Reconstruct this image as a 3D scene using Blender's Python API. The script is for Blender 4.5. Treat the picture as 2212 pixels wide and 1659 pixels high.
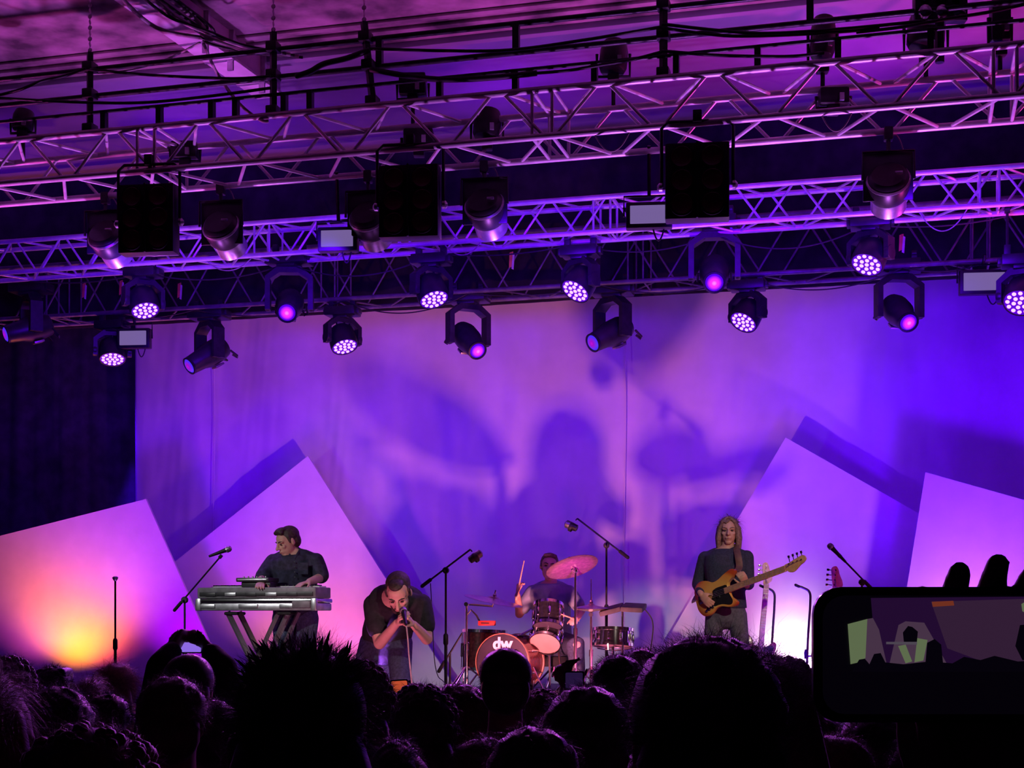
import bpy, bmesh, math, random
from mathutils import Vector, Matrix, Quaternion, noise

random.seed(7)
for o in list(bpy.data.objects): bpy.data.objects.remove(o, do_unlink=True)
S = bpy.context.scene
C = S.collection
PI = math.pi
V = Vector

# ------------------------------------------------------------------ camera
F = 3200.0                       # focal length in pixels of the 2212 px frame
YAW = math.radians(15.2)         # the phone stands right of the stage's middle and looks left
CAMZ = 1.8
HZ = 1325.0                      # horizon row
cam_d = bpy.data.cameras.new('camera'); cam = bpy.data.objects.new('camera', cam_d); C.objects.link(cam)
cam.location = (0, 0, CAMZ); cam.rotation_euler = (PI/2, 0, YAW)
cam_d.sensor_width = 36.0; cam_d.lens = F/2212*36.0
cam_d.shift_y = (HZ-829.5)/2212.0
cam_d.clip_start = 0.02; cam_d.clip_end = 200
S.camera = cam
CR = V((math.cos(YAW), math.sin(YAW), 0)); CF = V((-math.sin(YAW), math.cos(YAW), 0)); UP = V((0, 0, 1))
CAM = V((0, 0, CAMZ))

def dep(u, v, t):
    "world point seen at pixel (u, v), t metres in front of the lens"
    return CAM + CF*t + CR*((u-1106.0)/F*t) + UP*((HZ-v)/F*t)
def at(u, v, Y):
    "world point seen at pixel (u, v) on the plane y = Y (stage depth)"
    t = Y/(CF.y + (u-1106.0)/F*CR.y)
    return dep(u, v, t)
def depth_at(u, Y): return Y/(CF.y + (u-1106.0)/F*CR.y)
def imgdir(r, up, toward): return (CR*r + UP*up - CF*toward).normalized()

# ------------------------------------------------------------------ world, exposure
w = bpy.data.worlds.new('dark_hall'); S.world = w; w.use_nodes = True
w.node_tree.nodes['Background'].inputs[0].default_value = (0.02, 0.004, 0.05, 1)
w.node_tree.nodes['Background'].inputs[1].default_value = 0.10
S.view_settings.view_transform = 'Standard'; S.view_settings.look = 'None'
S.view_settings.exposure = 0.0; S.view_settings.gamma = 1.0
S.view_settings.use_curve_mapping = False

STAGE = 0.86       # stage deck height
RISER = 1.10       # drum riser top
Y_LIP, Y_T1, Y_T2, Y_T3, Y_BORDER, Y_BACK = 8.9, 9.8, 11.8, 13.3, 13.85, 15.3

# ------------------------------------------------------------------ lights (show lamps of the stage, plus added fill)
def lamp(kind, name, loc, target, power, col, size=60, blend=0.6, radius=0.08):
    d = bpy.data.lights.new(name, kind); d.energy = power; d.color = col
    if kind == 'SPOT':
        d.spot_size = math.radians(size); d.spot_blend = blend
    d.shadow_soft_size = radius
    o = bpy.data.objects.new(name, d); C.objects.link(o); o.location = loc
    if target is not None:
        o.rotation_euler = (V(target)-V(loc)).to_track_quat('-Z', 'Y').to_euler()
    return o
BLUE = (0.10, 0.0, 1.0); PINK = (1.0, 0.08, 0.75)
# floor key in front of the drums: throws the drummer's tall shadow on the cloth
lamp('SPOT', 'floor_key_light', (at(1165, 1500, 11.9).x, 11.75, STAGE+0.12), (at(1150, 900, 15).x, 15.3, 3.2), 470, (1.0, 0.25, 0.32), 100, 0.9, 0.06)
# lamp in the middle of the stage lip: shadows of keyboard and bass players on the outer flats
lamp('SPOT', 'middle_foot_light', (-3.7, 9.15, STAGE+0.15), (-4.3, 15.3, 3.0), 70, (1.0, 0.24, 0.45), 72, 0.7, 0.05)
# blue wash from the lamps of the front truss, aimed up-stage
for i, u in enumerate((250, 700, 1106, 1560, 2000)):
    p = at(u, 470, 10.25); p.z = 4.45
    q = at(u, 800, 15.3)
    lamp('SPOT', 'blue_wash_light', p, q, 340, BLUE, 85, 0.9, 0.35)
# unseen blue lights added behind the players to fill the top of the cloth
for x, e in ((-8.3, 240), (-6.3, 150), (-4.9, 130), (-2.8, 130), (-1.0, 320), (0.9, 680)):
    lamp('SPOT', 'blue_fill_light', (x, 12.7, STAGE+0.15), (x, 15.3, 4.6), e, BLUE, 80, 1.0, 0.25)
# low lamps at both ends of the stage lip: front light with long slanting shadows
lamp('SPOT', 'left_foot_light', (-9.6, 9.9, 1.05), (-4.5, 15.3, 3.0), 105, (0.80, 0.44, 0.60), 38, 0.5, 0.07)
lamp('SPOT', 'right_foot_light', (1.9, 9.9, 1.05), (-5.0, 15.3, 3.0), 125, (1.0, 0.05, 0.25), 46, 0.6, 0.07)
# up-lights at the foot of the flats
def uplight(u, Y, power, col, size=110, tz=3.0, back=0.7):
    p = at(u, 1500, Y); p.z = STAGE+0.12
    lamp('SPOT', 'up_light', p, (p.x, p.y+back, STAGE+tz), power, col, size, 1.0, 0.06)
uplight(112, 14.1, 190, (1.0, 0.22, 0.0))
uplight(20, 14.0, 40, (1.0, 0.08, 0.55))
uplight(165, 14.1, 50, (1.0, 0.06, 0.06))
uplight(350, 14.0, 80, (0.45, 0.0, 1.0))
uplight(560, 14.35, 60, (1.0, 0.20, 0.30))
uplight(715, 14.5, 58, (1.0, 0.14, 0.50))
uplight(1705, 14.60, 150, (1.0, 0.62, 0.9), 80, 0.9, 0.9)
uplight(1640, 14.4, 12, (0.8, 0.1, 0.8))
uplight(2085, 14.1, 140, (1.0, 0.25, 0.75))
# magenta floor lamp under the crash cymbal
p = at(1290, 1470, 12.45); lamp('SPOT', 'drum_magenta_light', (p.x, 12.45, RISER+0.1), at(1236, 1226, 12.78), 190, (1.0, 0.0, 0.9), 26, 0.6, 0.05)
# pink light on the trusses, violet wash on the roof
lamp('SPOT', 'truss_side_light', (-10.6, 10.9, 1.6), (-6.6, 10.1, 5.1), 900, PINK, 40, 0.9, 0.1)
lamp('SPOT', 'truss_side_light', (4.2, 12.2, 1.6), (0.9, 11.7, 5.0), 2200, (1.0, 0.05, 0.6), 42, 0.9, 0.1)
for x in (-6.2, -4.2, -2.2, -0.2):
    lamp('SPOT', 'truss_under_light', (x, 10.8, STAGE+0.15), (x, 10.5, 5.2), 820, (0.64, 0.14, 1.0), 54, 0.9, 0.1)
for x in (-9.5, -6.5, -3.5, -0.5, 2.5):
    lamp('SPOT', 'roof_wash_light', (x, 12.6, 5.5), (x, 12.9, 6.7), 60, (0.24, 0.01, 1.0), 168, 0.9, 0.2)
# violet lights without fixtures, added to rim the heads of the crowd
for x, e in ((-6.5, 420), (-3.4, 420), (-0.6, 420)):
    lamp('SPOT', 'crowd_rim_fill', (x, 12.1, 4.55), (x*0.35, 2.6, 1.6), e, (0.55, 0.10, 0.85), 42, 0.8, 0.1)
# added unseen blue light grazing the side curtain, standing in for a haze beam
p = at(262, 800, 15.2); lamp('SPOT', 'curtain_streak_fill', (p.x, 15.2, 4.75), (p.x-0.05, 15.62, 2.2), 900, (0.06, 0.0, 1.0), 24, 0.8, 0.05)
# white-ish front light from the house on the players only
lamp('SPOT', 'house_front_light', (3.5, 1.0, 6.0), at(860, 1330, 10.6), 1800, (1.0, 0.76, 0.66), 8, 0.7, 0.1)
lamp('SPOT', 'house_front_light', (-8.5, 1.0, 6.0), at(580, 1300, 11.6), 1700, (0.9, 0.9, 0.9), 10, 0.7, 0.1)
lamp('SPOT', 'house_front_light', (3.5, 1.0, 6.0), at(1575, 1250, 12.6), 2600, (1.0, 0.80, 0.68), 7, 0.7, 0.1)


# ------------------------------------------------------------------ materials
MATS = {}
def mat(name, col, rough=0.6, metal=0.0, var=0.15, scale=12.0, bump=0.0, spec=0.5, col2=None, sheen=0.0):
    if name in MATS: return MATS[name]
    m = bpy.data.materials.new(name); m.use_nodes = True; MATS[name] = m
    nt = m.node_tree; b = nt.nodes['Principled BSDF']
    tc = nt.nodes.new('ShaderNodeTexCoord'); n = nt.nodes.new('ShaderNodeTexNoise')
    n.inputs['Scale'].default_value = scale; n.inputs['Detail'].default_value = 4
    nt.links.new(tc.outputs['Object'], n.inputs['Vector'])
    r = nt.nodes.new('ShaderNodeValToRGB')
    c2 = col2 if col2 else tuple(min(1, c*(1+var)+var*0.01) for c in col)
    c1 = col if col2 else tuple(c*(1-var) for c in col)
    r.color_ramp.elements[0].position = 0.35; r.color_ramp.elements[1].position = 0.68
    r.color_ramp.elements[0].color = (*c1, 1); r.color_ramp.elements[1].color = (*c2, 1)
    nt.links.new(n.outputs['Fac'], r.inputs['Fac']); nt.links.new(r.outputs['Color'], b.inputs['Base Color'])
    b.inputs['Roughness'].default_value = rough; b.inputs['Metallic'].default_value = metal
    b.inputs['Specular IOR Level'].default_value = spec
    if sheen: b.inputs['Sheen Weight'].default_value = sheen
    if bump:
        bp = nt.nodes.new('ShaderNodeBump'); bp.inputs['Strength'].default_value = bump; bp.inputs['Distance'].default_value = 0.01
        nt.links.new(n.outputs['Fac'], bp.inputs['Height']); nt.links.new(bp.outputs['Normal'], b.inputs['Normal'])
    return m
def emit(name, col, strength, edge=None):
    "a lamp or screen that gives off light; edge = colour towards the rim of a round lens"
    if name in MATS: return MATS[name]
    m = bpy.data.materials.new(name); m.use_nodes = True; MATS[name] = m
    nt = m.node_tree; b = nt.nodes['Principled BSDF']
    b.inputs['Base Color'].default_value = (0.006, 0.006, 0.008, 1); b.inputs['Roughness'].default_value = 0.5
    b.inputs['Emission Strength'].default_value = strength
    if edge is None:
        b.inputs['Emission Color'].default_value = (*col, 1)
    else:
        tc = nt.nodes.new('ShaderNodeTexCoord'); vm = nt.nodes.new('ShaderNodeVectorMath'); vm.operation = 'LENGTH'
        nt.links.new(tc.outputs['Object'], vm.inputs[0])
        r = nt.nodes.new('ShaderNodeValToRGB'); r.color_ramp.elements[0].color = (*col, 1); r.color_ramp.elements[1].color = (*edge, 1)
        r.color_ramp.elements[0].position = 0.010; r.color_ramp.elements[1].position = 0.062
        e = r.color_ramp.elements.new(0.030); e.color = (col[0]*0.42, col[1]*0.04, col[2]*0.62, 1)
        nt.links.new(vm.outputs['Value'], r.inputs['Fac']); nt.links.new(r.outputs['Color'], b.inputs['Emission Color'])
    return m

BLACK = mat('black_powder_coat', (0.018, 0.018, 0.022), 0.45, 0, 0.3, 20)
BLACKM = mat('black_metal', (0.03, 0.03, 0.035), 0.4, 0.6, 0.3, 20)
ALU = mat('truss_aluminium', (0.72, 0.70, 0.73), 0.38, 0.35, 0.15, 9)
ALUD = mat('dark_truss_metal', (0.17, 0.17, 0.18), 0.5, 0.4, 0.3, 9)
CHROME = mat('chrome', (0.8, 0.8, 0.82), 0.16, 1.0, 0.08, 8)
STEEL = mat('brushed_steel', (0.55, 0.55, 0.57), 0.35, 0.9, 0.15, 25)
RUBBER = mat('black_rubber', (0.012, 0.012, 0.014), 0.8, 0, 0.3, 30)
GLASSD = mat('dark_glass', (0.02, 0.02, 0.03), 0.08, 0, 0.2, 8)

# ------------------------------------------------------------------ mesh collector
class MB:
    def __init__(s): s.v = []; s.f = []
    def add(s, vs, fs):
        n = len(s.v); s.v += [V(p) for p in vs]; s.f += [tuple(i+n for i in f) for f in fs]; return s
    def box(s, c, size, M=None, ch=0.0):
        x, y, z = [d/2 for d in size]; c = V(c)
        if ch <= 0:
            vs = [V((a*x, b*y, e*z)) for a in (-1, 1) for b in (-1, 1) for e in (-1, 1)]
            fs = [(0, 1, 3, 2), (4, 6, 7, 5), (0, 4, 5, 1), (2, 3, 7, 6), (0, 2, 6, 4), (1, 5, 7, 3)]
        else:
            bm = bmesh.new(); bmesh.ops.create_cube(bm, size=1.0)
            for q in bm.verts: q.co = V((q.co.x*2*x, q.co.y*2*y, q.co.z*2*z))
            bmesh.ops.bevel(bm, geom=list(bm.edges), offset=ch, segments=2, affect='EDGES', profile=0.6)
            bm.verts.index_update(); vs = [q.co.copy() for q in bm.verts]; fs = [[q.index for q in f.verts] for f in bm.faces]; bm.free()
        return s.add([((M @ p) if M else p)+c for p in vs], fs)
    def tube(s, pts, rad, seg=8, up=None, cap=True, rnd=False):
        "round tube along points; rad = one radius, a list, or a list of (across, along-up) pairs"
        P = [V(p) for p in pts]; n = len(P)
        R = rad if isinstance(rad, (list, tuple)) else [rad]*n
        R = [(r, r) if not isinstance(r, (list, tuple)) else r for r in R]
        T = []
        for i in range(n):
            d = (P[min(i+1, n-1)]-P[max(i-1, 0)])
            T.append(d.normalized() if d.length > 1e-9 else V((0, 0, 1)))
        a = V(up) if up else (V((0, 0, 1)) if abs(T[0].z) < 0.9 else V((1, 0, 0)))
        rings = []
        for i in range(n):
            b = (a - T[i]*a.dot(T[i]))
            b = b.normalized() if b.length > 1e-6 else T[i].orthogonal().normalized()
            if not up: a = b
            c = T[i].cross(b)
            rings.append((P[i], c, b, R[i], T[i]))
        if rnd:
            p, c, b, r, t = rings[0]; m = (r[0]+r[1])/2
            pre = [(p-t*m*math.sin(k), c, b, (r[0]*math.cos(k), r[1]*math.cos(k)), t) for k in (1.45, 1.0, 0.5)]
            p, c, b, r, t = rings[-1]; m = (r[0]+r[1])/2
            post = [(p+t*m*math.sin(k), c, b, (r[0]*math.cos(k), r[1]*math.cos(k)), t) for k in (0.5, 1.0, 1.45)]
            rings = pre+rings+post
        return s.rings([[p+c*(r[0]*math.cos(2*PI*k/seg))+b*(r[1]*math.sin(2*PI*k/seg)) for k in range(seg)] for p, c, b, r, t in rings], cap)
    def rings(s, L, cap=True):
        seg = len(L[0]); vs = [q for r in L for q in r]; fs = []
        for i in range(len(L)-1):
            for k in range(seg):
                k2 = (k+1) % seg
                fs.append((i*seg+k, i*seg+k2, (i+1)*seg+k2, (i+1)*seg+k))
        if cap:
            fs.append(tuple(range(seg-1, -1, -1))); fs.append(tuple((len(L)-1)*seg+k for k in range(seg)))
        return s.add(vs, fs)
    def lathe(s, prof, c=(0, 0, 0), axis=(0, 0, 1), seg=24, cap=True):
        q = V((0, 0, 1)).rotation_difference(V(axis).normalized()); c = V(c)
        return s.rings([[c+q @ V((r*math.cos(2*PI*k/seg), r*math.sin(2*PI*k/seg), h)) for k in range(seg)] for r, h in prof], cap)
    def ell(s, c, r, M=None, seg=16, rg=10):
        c = V(c); L = []
        for i in range(rg+1):
            th = -PI/2+PI*i/rg; th = max(-1.53, min(1.53, th))
            ring = []
            for k in range(seg):
                p = V((r[0]*math.cos(th)*math.cos(2*PI*k/seg), r[1]*math.cos(th)*math.sin(2*PI*k/seg), r[2]*math.sin(th)))
                ring.append((M @ p if M else p)+c)
            L.append(ring)
        return s.rings(L)
    def prism(s, poly, off):
        "planar polygon (3-D points) pushed along the vector off"
        n = len(poly); off = V(off); P = [V(p) for p in poly]
        fs = [tuple(range(n-1, -1, -1)), tuple(range(n, 2*n))]+[(i, (i+1) % n, n+(i+1) % n, n+i) for i in range(n)]
        return s.add(P+[p+off for p in P], fs)
    def strip(s, A, B, off):
        "solid between two polylines A and B (same count), pushed along off"
        n = len(A); off = V(off); A = [V(p) for p in A]; B = [V(p) for p in B]
        vs = A+B+[p+off for p in A]+[p+off for p in B]; fs = []
        for i in range(n-1):
            fs += [(i, i+1, n+i+1, n+i), (2*n+i, 3*n+i, 3*n+i+1, 2*n+i+1), (i, 2*n+i, 2*n+i+1, i+1), (n+i, n+i+1, 3*n+i+1, 3*n+i)]
        fs += [(0, n, 3*n, 2*n), (n-1, 3*n-1, 4*n-1, 2*n-1)]
        return s.add(vs, fs)
    def mesh(s, name, origin=(0, 0, 0)):
        o = V(origin); m = bpy.data.meshes.new(name); m.from_pydata([tuple(p-o) for p in s.v], [], s.f); m.update()
        bm = bmesh.new(); bm.from_mesh(m); bmesh.ops.recalc_face_normals(bm, faces=bm.faces); bm.to_mesh(m); bm.free()
        return m

def link(name, mesh, material, parent=None, loc=(0, 0, 0), smooth=False, rot=None):
    o = bpy.data.objects.new(name, mesh); C.objects.link(o); o.parent = parent; o.location = loc
    if rot is not None: o.rotation_euler = rot
    if material is not None and len(mesh.materials) == 0: mesh.materials.append(material)
    if smooth:
        for p in mesh.polygons: p.use_smooth = True
        if smooth == 'auto':
            mesh.set_sharp_from_angle(angle=math.radians(38))
    return o
def part(name, mb, material, parent, world=False, smooth='auto', label=None):
    "a mesh part; world=True: the collected vertices are world points (parent must be unrotated)"
    org = (0, 0, 0)
    if world and parent is not None:
        org = V(parent.location); q = parent.parent
        while q: org = org+V(q.location); q = q.parent
    o = link(name, mb.mesh(name, org), material, parent, smooth=smooth)
    if label: o['label'] = label
    return o
def thing(name, label, cat, loc=(0, 0, 0), rotz=0, group=None):
    o = bpy.data.objects.new(name, None); C.objects.link(o); o.empty_display_size = 0.1
    o.location = loc; o.rotation_euler = (0, 0, rotz); o['label'] = label; o['category'] = cat
    if group: o['group'] = group
    return o
def tag(o, label, cat, group=None):
    o['label'] = label; o['category'] = cat
    if group: o['group'] = group
    return o
def struct(name, mb, material, label=None, smooth='auto'):
    o = link(name, mb.mesh(name), material, smooth=smooth); o['kind'] = 'structure'
    if label: o['label'] = label
    return o
def catmull(P, n=6, closed=True):
    P = [V(p) for p in P]; out = []; N = len(P)
    for i in range(N if closed else N-1):
        if closed: a, b, c, d = P[i-1], P[i], P[(i+1) % N], P[(i+2) % N]
        else: a, b, c, d = P[max(i-1, 0)], P[i], P[i+1], P[min(i+2, N-1)]
        for k in range(n):
            t = k/n
            out.append(0.5*((2*b)+(c-a)*t+(2*a-5*b+4*c-d)*t*t+(3*b-a-3*c+d)*t*t*t))
    if not closed: out.append(P[-1])
    return out
def sag(a, b, drop, n=10):
    a, b = V(a), V(b)
    return [a.lerp(b, i/n)-UP*(drop*4*(i/n)*(1-i/n)) for i in range(n+1)]
TS = bpy.data.scenes.new('workbench')          # empty helper scene, removed at the end
def remesh(mb, voxel, smooth=4, fac=0.5, name='body'):
    "one continuous skin over everything collected in mb"
    o = bpy.data.objects.new('tmp', mb.mesh('tmp')); TS.collection.objects.link(o)
    r = o.modifiers.new('r', 'REMESH'); r.mode = 'VOXEL'; r.voxel_size = voxel
    if smooth:
        k = o.modifiers.new('s', 'SMOOTH'); k.iterations = smooth; k.factor = fac
    TS.view_layers[0].update(); dg = TS.view_layers[0].depsgraph
    m = bpy.data.meshes.new_from_object(o.evaluated_get(dg)); m.name = name
    old = o.data; bpy.data.objects.remove(o); bpy.data.meshes.remove(old)
    m.materials.clear()
    return m
def link_world(name, mesh, material, parent, smooth=True):
    org = V(parent.location)
    mesh.transform(Matrix.Translation(-org))
    return link(name, mesh, material, parent, smooth=smooth)

# ================================================================== the place
CONC = mat('audience_floor', (0.03, 0.03, 0.035), 0.7, 0, 0.3, 6)
DECK = mat('stage_deck', (0.06, 0.06, 0.07), 0.5, 0, 0.3, 3)
ROOF = mat('stained_roof', (0.17, 0.14, 0.21), 0.9, 0, scale=1.6, col2=(0.24, 0.20, 0.29), bump=0.2)
ROOFS = mat('sooty_roof', (0.05, 0.04, 0.045), 0.95, 0, scale=2.6, col2=(0.36, 0.26, 0.29), bump=0.5)
WALLM = mat('dark_wall', (0.05, 0.045, 0.055), 0.9, 0, 0.3, 2)
m = MB(); m.box((-2.2, 3, -0.05), (26, 30, 0.1)); struct('floor', m, CONC)
m = MB(); m.box((-3.9, 12.6, STAGE/2-0.03), (17, 7.4, STAGE-0.06)); m.box((-3.9, 12.6, STAGE-0.03), (17.1, 7.5, 0.06)); struct('floor_stage', m, DECK)
m = MB(); m.box((-2.2, 16.3, 3.4), (24, 0.2, 6.8)); struct('wall_back', m, WALLM)
m = MB(); m.box((-13.5, 4, 3.4), (0.2, 26, 6.8)); struct('wall_left', m, WALLM)
m = MB(); m.box((9.0, 4, 3.4), (0.2, 26, 6.8)); struct('wall_right', m, WALLM)
ZC = 6.5
m = MB(); m.box((-2.2, 13.9, ZC+0.06), (23, 5.0, 0.12)); struct('ceiling', m, ROOF, 'pale plaster roof above the stage')
# nearer, sooty part of the roof: lower slab with ribs along the hall
m = MB(); m.box((-2.2, 3.0, ZC+0.03), (23, 16.9, 0.14)); sl = struct('ceiling_sooty', m, ROOFS, 'stained sooty roof boards above the crowd')
for i, y in enumerate((10.98, 11.14)):
    m = MB(); m.box((-2.2, y, ZC-0.055), (22.6, 0.07, 0.025+0.01*(i % 2)), ch=0.012); part('rib', m, ROOFS, sl)
m = MB(); m.box((-2.2, 11.46, ZC-0.05), (22.6, 0.08, 0.08), ch=0.01); part('edge_board', m, ROOF, sl)

# the slanting roof beam
BEAM = mat('painted_beam', (0.55, 0.5, 0.56), 0.7, 0, 0.2, 4, 0.2)
def on_z(u, v, z): return dep(u, v, F*(z-CAMZ)/(HZ-v))
a = on_z(255, -30, 6.25); b = on_z(585, 205, 6.25)
d = (b-a).normalized(); sd = d.cross(UP).normalized()
rb = struct('trim_beam', MB(), BEAM, 'pale slanting roof beam above the left trusses'); rb.location = a
m = MB(); L = (b-a).length
Mx = Matrix((d, sd, UP)).transposed()
m.box(d*(L/2)+UP*0.13, (L, 0.19, 0.26), Mx, 0.012)
bm_ = part('beam', m, BEAM, rb)
m = MB(); m.box(d*(L/2)-UP*0.012, (L, 0.26, 0.024), Mx, 0.004); m.box(d*(L/2)+UP*0.26, (L, 0.26, 0.03), Mx); part('flange', m, BEAM, rb)
for k in (0.45, 0.62, 0.85):
    m = MB(); m.box(d*(L*k)+UP*0.12, (0.03, 0.27, 0.30), Mx, 0.004); m.box(d*(L*k)-UP*0.06+sd*0.1, (0.02, 0.05, 0.1), Mx); part('cable_clamp', m, STEEL, rb)

# ------------------------------------------------------------------ cloths
WHITE = mat('white_stage_cloth', (0.74, 0.72, 0.74), 0.85, 0, 0.05, 3, 0.0, 0.2)
BLKC = mat('black_velour', (0.085, 0.078, 0.09), 0.95, 0, 0.3, 5, 0.3, 0.2)
BLKB = mat('black_border_cloth', (0.018, 0.017, 0.02), 0.95, 0, 0.3, 5, 0.3, 0.2)
def curtain(name, x0, x1, Y, z0, z1, amp, wave, material, label, cat, seedv, drift=0.0, nz=30, step=0.022):
    "hanging cloth with folds and thickness"
    n = int((x1-x0)/step); vs = []; fs = []
    for k in range(2):
        for j in range(nz+1):
            z = z0+(z1-z0)*j/nz; h = j/nz
            for i in range(n+1):
                x = x0+(x1-x0)*i/n
                y = amp*(noise.noise(V((x*wave, seedv, z*0.18)))*1.2+0.5*noise.noise(V((x*wave*2.7+z*drift, seedv+5, z*0.3))))*(0.55+0.45*(1-h))
                y += 0.010*noise.noise(V((x*7.0+z*drift*2.0, seedv+2, z*0.35)))+0.006*noise.noise(V((x*14.0-z*drift*3.0, seedv+3, z*0.5)))
                y += amp*0.25*math.sin(x*wave*5.0+2.5*noise.noise(V((x*0.7, seedv+9, 0))))*(0.4+0.6*h)
                vs.append(V((x, Y+y+k*0.012, z)))
    W = n+1; N = W*(nz+1)
    for j in range(nz):
        for i in range(n):
            a = j*W+i; fs.append((a, a+1, a+W+1, a+W)); fs.append((N+a, N+a+W, N+a+W+1, N+a+1))
    for i in range(n):
        fs.append((i, N+i, N+i+1, i+1)); a = nz*W+i; fs.append((a, a+1, N+a+1, N+a))
    for j in range(nz):
        fs.append((j*W, (j+1)*W, N+(j+1)*W, N+j*W)); a = j*W+n; fs.append((a, N+a, N+a+W, a+W))
    mb = MB(); mb.add(vs, fs)
    cx = (x0+x1)/2
    o = link(name, mb.mesh(name, (cx, Y, z0)), material, None, (cx, Y, z0), smooth=True)
    return tag(o, label, cat)
xl = at(294, 900, Y_BACK).x
bk = curtain('backdrop_cloth', xl, 4.6, Y_BACK, STAGE, 5.35, 0.05, 1.5, WHITE, 'huge white backdrop cloth glowing violet behind the band', 'backdrop', 3.1, 0.5)
# seams of the cloth: stitched hems that catch the light
for u in (466, 1352):
    x = at(u, 900, Y_BACK).x
    m = MB(); m.tube([(x+0.01*math.sin(z*2), Y_BACK-0.052, z) for z in [STAGE+0.1+0.2*i for i in range(22)]], 0.006, 6); part('seam', m, WHITE, bk, True)
m = MB(); m.box(((xl+4.6)/2, Y_BACK, 5.40), (4.6-xl+0.2, 0.06, 0.06)); part('hanging_pipe', m, BLACKM, bk, True)
curtain('side_curtain', -12.5, xl+0.5, Y_BACK+0.35, STAGE, 6.3, 0.10, 2.0, BLKC, 'tall black pleated side curtain left of the backdrop', 'curtain', 8.2)
zt = 1.8+(HZ-380)*depth_at(0, Y_BORDER)/F
curtain('border_curtain', -12.0, 5.0, Y_BORDER, 4.80, 6.42, 0.03, 1.2, BLKB, 'long black border curtain behind the rear truss', 'curtain', 1.2)

# ------------------------------------------------------------------ white angular flats
FLATM = mat('white_flat', (0.80, 0.77, 0.79), 0.7, 0, 0.04, 4)
TIMBER = mat('raw_timber', (0.35, 0.24, 0.14), 0.7, 0, 0.3, 9)
def flat(pix, Y, label, twist=0.0):
    P = [at(u, v, Y) for u, v in pix]
    c = V((sum(p.x for p in P)/len(P), Y, STAGE))
    for p in P:
        p.y = Y+twist*(p.x-c.x)
        if p.z < STAGE+0.15: p.z = STAGE
    t = thing('stage_flat', label, 'stage flat', c, 0, 'white angular stage flats')
    m = MB(); m.prism(P, (0, 0.03, 0)); part('face_panel', m, FLATM, t, True, False)
    cen = sum(P, V())/len(P)
    for i in range(len(P)):
        a, b = P[i], P[(i+1) % len(P)]
        a2, b2 = a.lerp(cen, 0.03), b.lerp(cen, 0.03)
        m = MB(); m.tube([a2+V((0, 0.05, 0)), b2+V((0, 0.05, 0))], 0.022, 4); part('frame_batten', m, TIMBER, t, True, False)
    x0, x1 = cen.x-0.4, cen.x+0.4
    for x in (x0, x1):
        m = MB(); m.tube([(x, cen.y+0.05, cen.z), (x, cen.y+0.16, STAGE+0.02)], 0.02, 4); m.box((x, cen.y+0.11, STAGE+0.02), (0.05, 0.12, 0.04)); part('rear_brace', m, TIMBER, t, True, False)
    return t
flat([(-280, 1228), (315, 1078), (508, 1562), (-280, 1562)], 14.6, 'white slanted flat at far left, glowing orange at its foot')
flat([(665, 985), (1003, 1562), (300, 1562), (300, 1275)], 15.0, 'white peaked flat behind the keyboard player')
flat([(1697, 945), (2060, 1152), (2060, 1562), (1358, 1562)], 15.0, 'white peaked flat behind the bass player')
flat([(1999, 1020), (2330, 1113), (2330, 1562), (1916, 1562)], 14.65, 'white slanted flat at far right above the raised phone')

# ------------------------------------------------------------------ trusses
def truss(Y, z0, z1, d, x0, x1, pitch, phase, rc, rb_, material, label, section=3.0, back_phase=0.0, chord_mats=None):
    t = thing('lighting_truss', label, 'truss', (0, Y, z0))
    ch = {}
    for nm, (yy, zz) in {'ft': (0, z1-z0), 'bt': (d, z1-z0), 'fb': (0, 0), 'bb': (d, 0)}.items():
        m = MB(); m.tube([(x0, yy, zz), (x1, yy, zz)], rc, 12); part('chord', m, material, t)
    H = z1-z0
    shared = {}
    def brace(a, b, r=rb_):
        a, b = V(a), V(b); key = tuple(round(c, 3) for c in (b-a))+(r,)
        if key not in shared:
            m = MB(); m.tube([V(), b-a], r, 8); shared[key] = m.mesh('brace')
        link('brace', shared[key], material, t, a, smooth='auto')
    n0 = math.floor((x0-phase)/pitch)
    i = n0
    while phase+i*pitch < x1-pitch:
        xa = phase+i*pitch
        if xa > x0:
            g = pitch*0.05; h = pitch/2
            # front face
            brace((xa+g, 0, H), (xa+h-g, 0, 0)); brace((xa+h+g, 0, 0), (xa+pitch-g, 0, H))
            xb = xa+back_phase
            brace((xb+g, d, H), (xb+h-g, d, 0)); brace((xb+h+g, d, 0), (xb+pitch-g, d, H))
            brace((xa+g*1.5, 0, H), (xa+h-g, d, H)); brace((xa+h+g, d, H), (xa+pitch-g*1.5, 0, H))
            brace((xa+g, d, 0), (xa+h-g, 0, 0)); brace((xa+h+g, 0, 0), (xa+pitch-g, d, 0))
        i += 1
    k = math.floor(x0/section)
    while k*section < x1:
        for dx in (-0.07, 0.07):
            x = k*section+dx+0.55
            if x0 < x < x1:
                brace((x, 0, 0), (x, 0, H)); brace((x, d, 0), (x, d, H)); brace((x, 0, 0), (x, d, 0)); brace((x, 0, H), (x, d, H))
        k += 1
    return t
ph1 = at(1075, 215, Y_T1).x
T1 = truss(Y_T1, 5.05, 5.37, 0.5, -9.6, 4.6, 0.74, ph1, 0.024, 0.0125, ALU, 'large silver box truss nearest the crowd, carrying the black blinders', 3.0)
T2 = truss(Y_T2, 4.90, 5.18, 0.28, -10.4, 5.2, 0.50, at(1186, 440, Y_T2).x, 0.022, 0.010, ALU, 'slim silver box truss in the middle, glowing pink', 3.0, 0.25)
T3 = truss(Y_T3, 4.82, 5.34, 0.42, -11.4, 4.5, 0.80, -1.0, 0.022, 0.009, ALUD, 'dark rear truss along the top of the backdrop', 3.0, 0.14)

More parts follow.
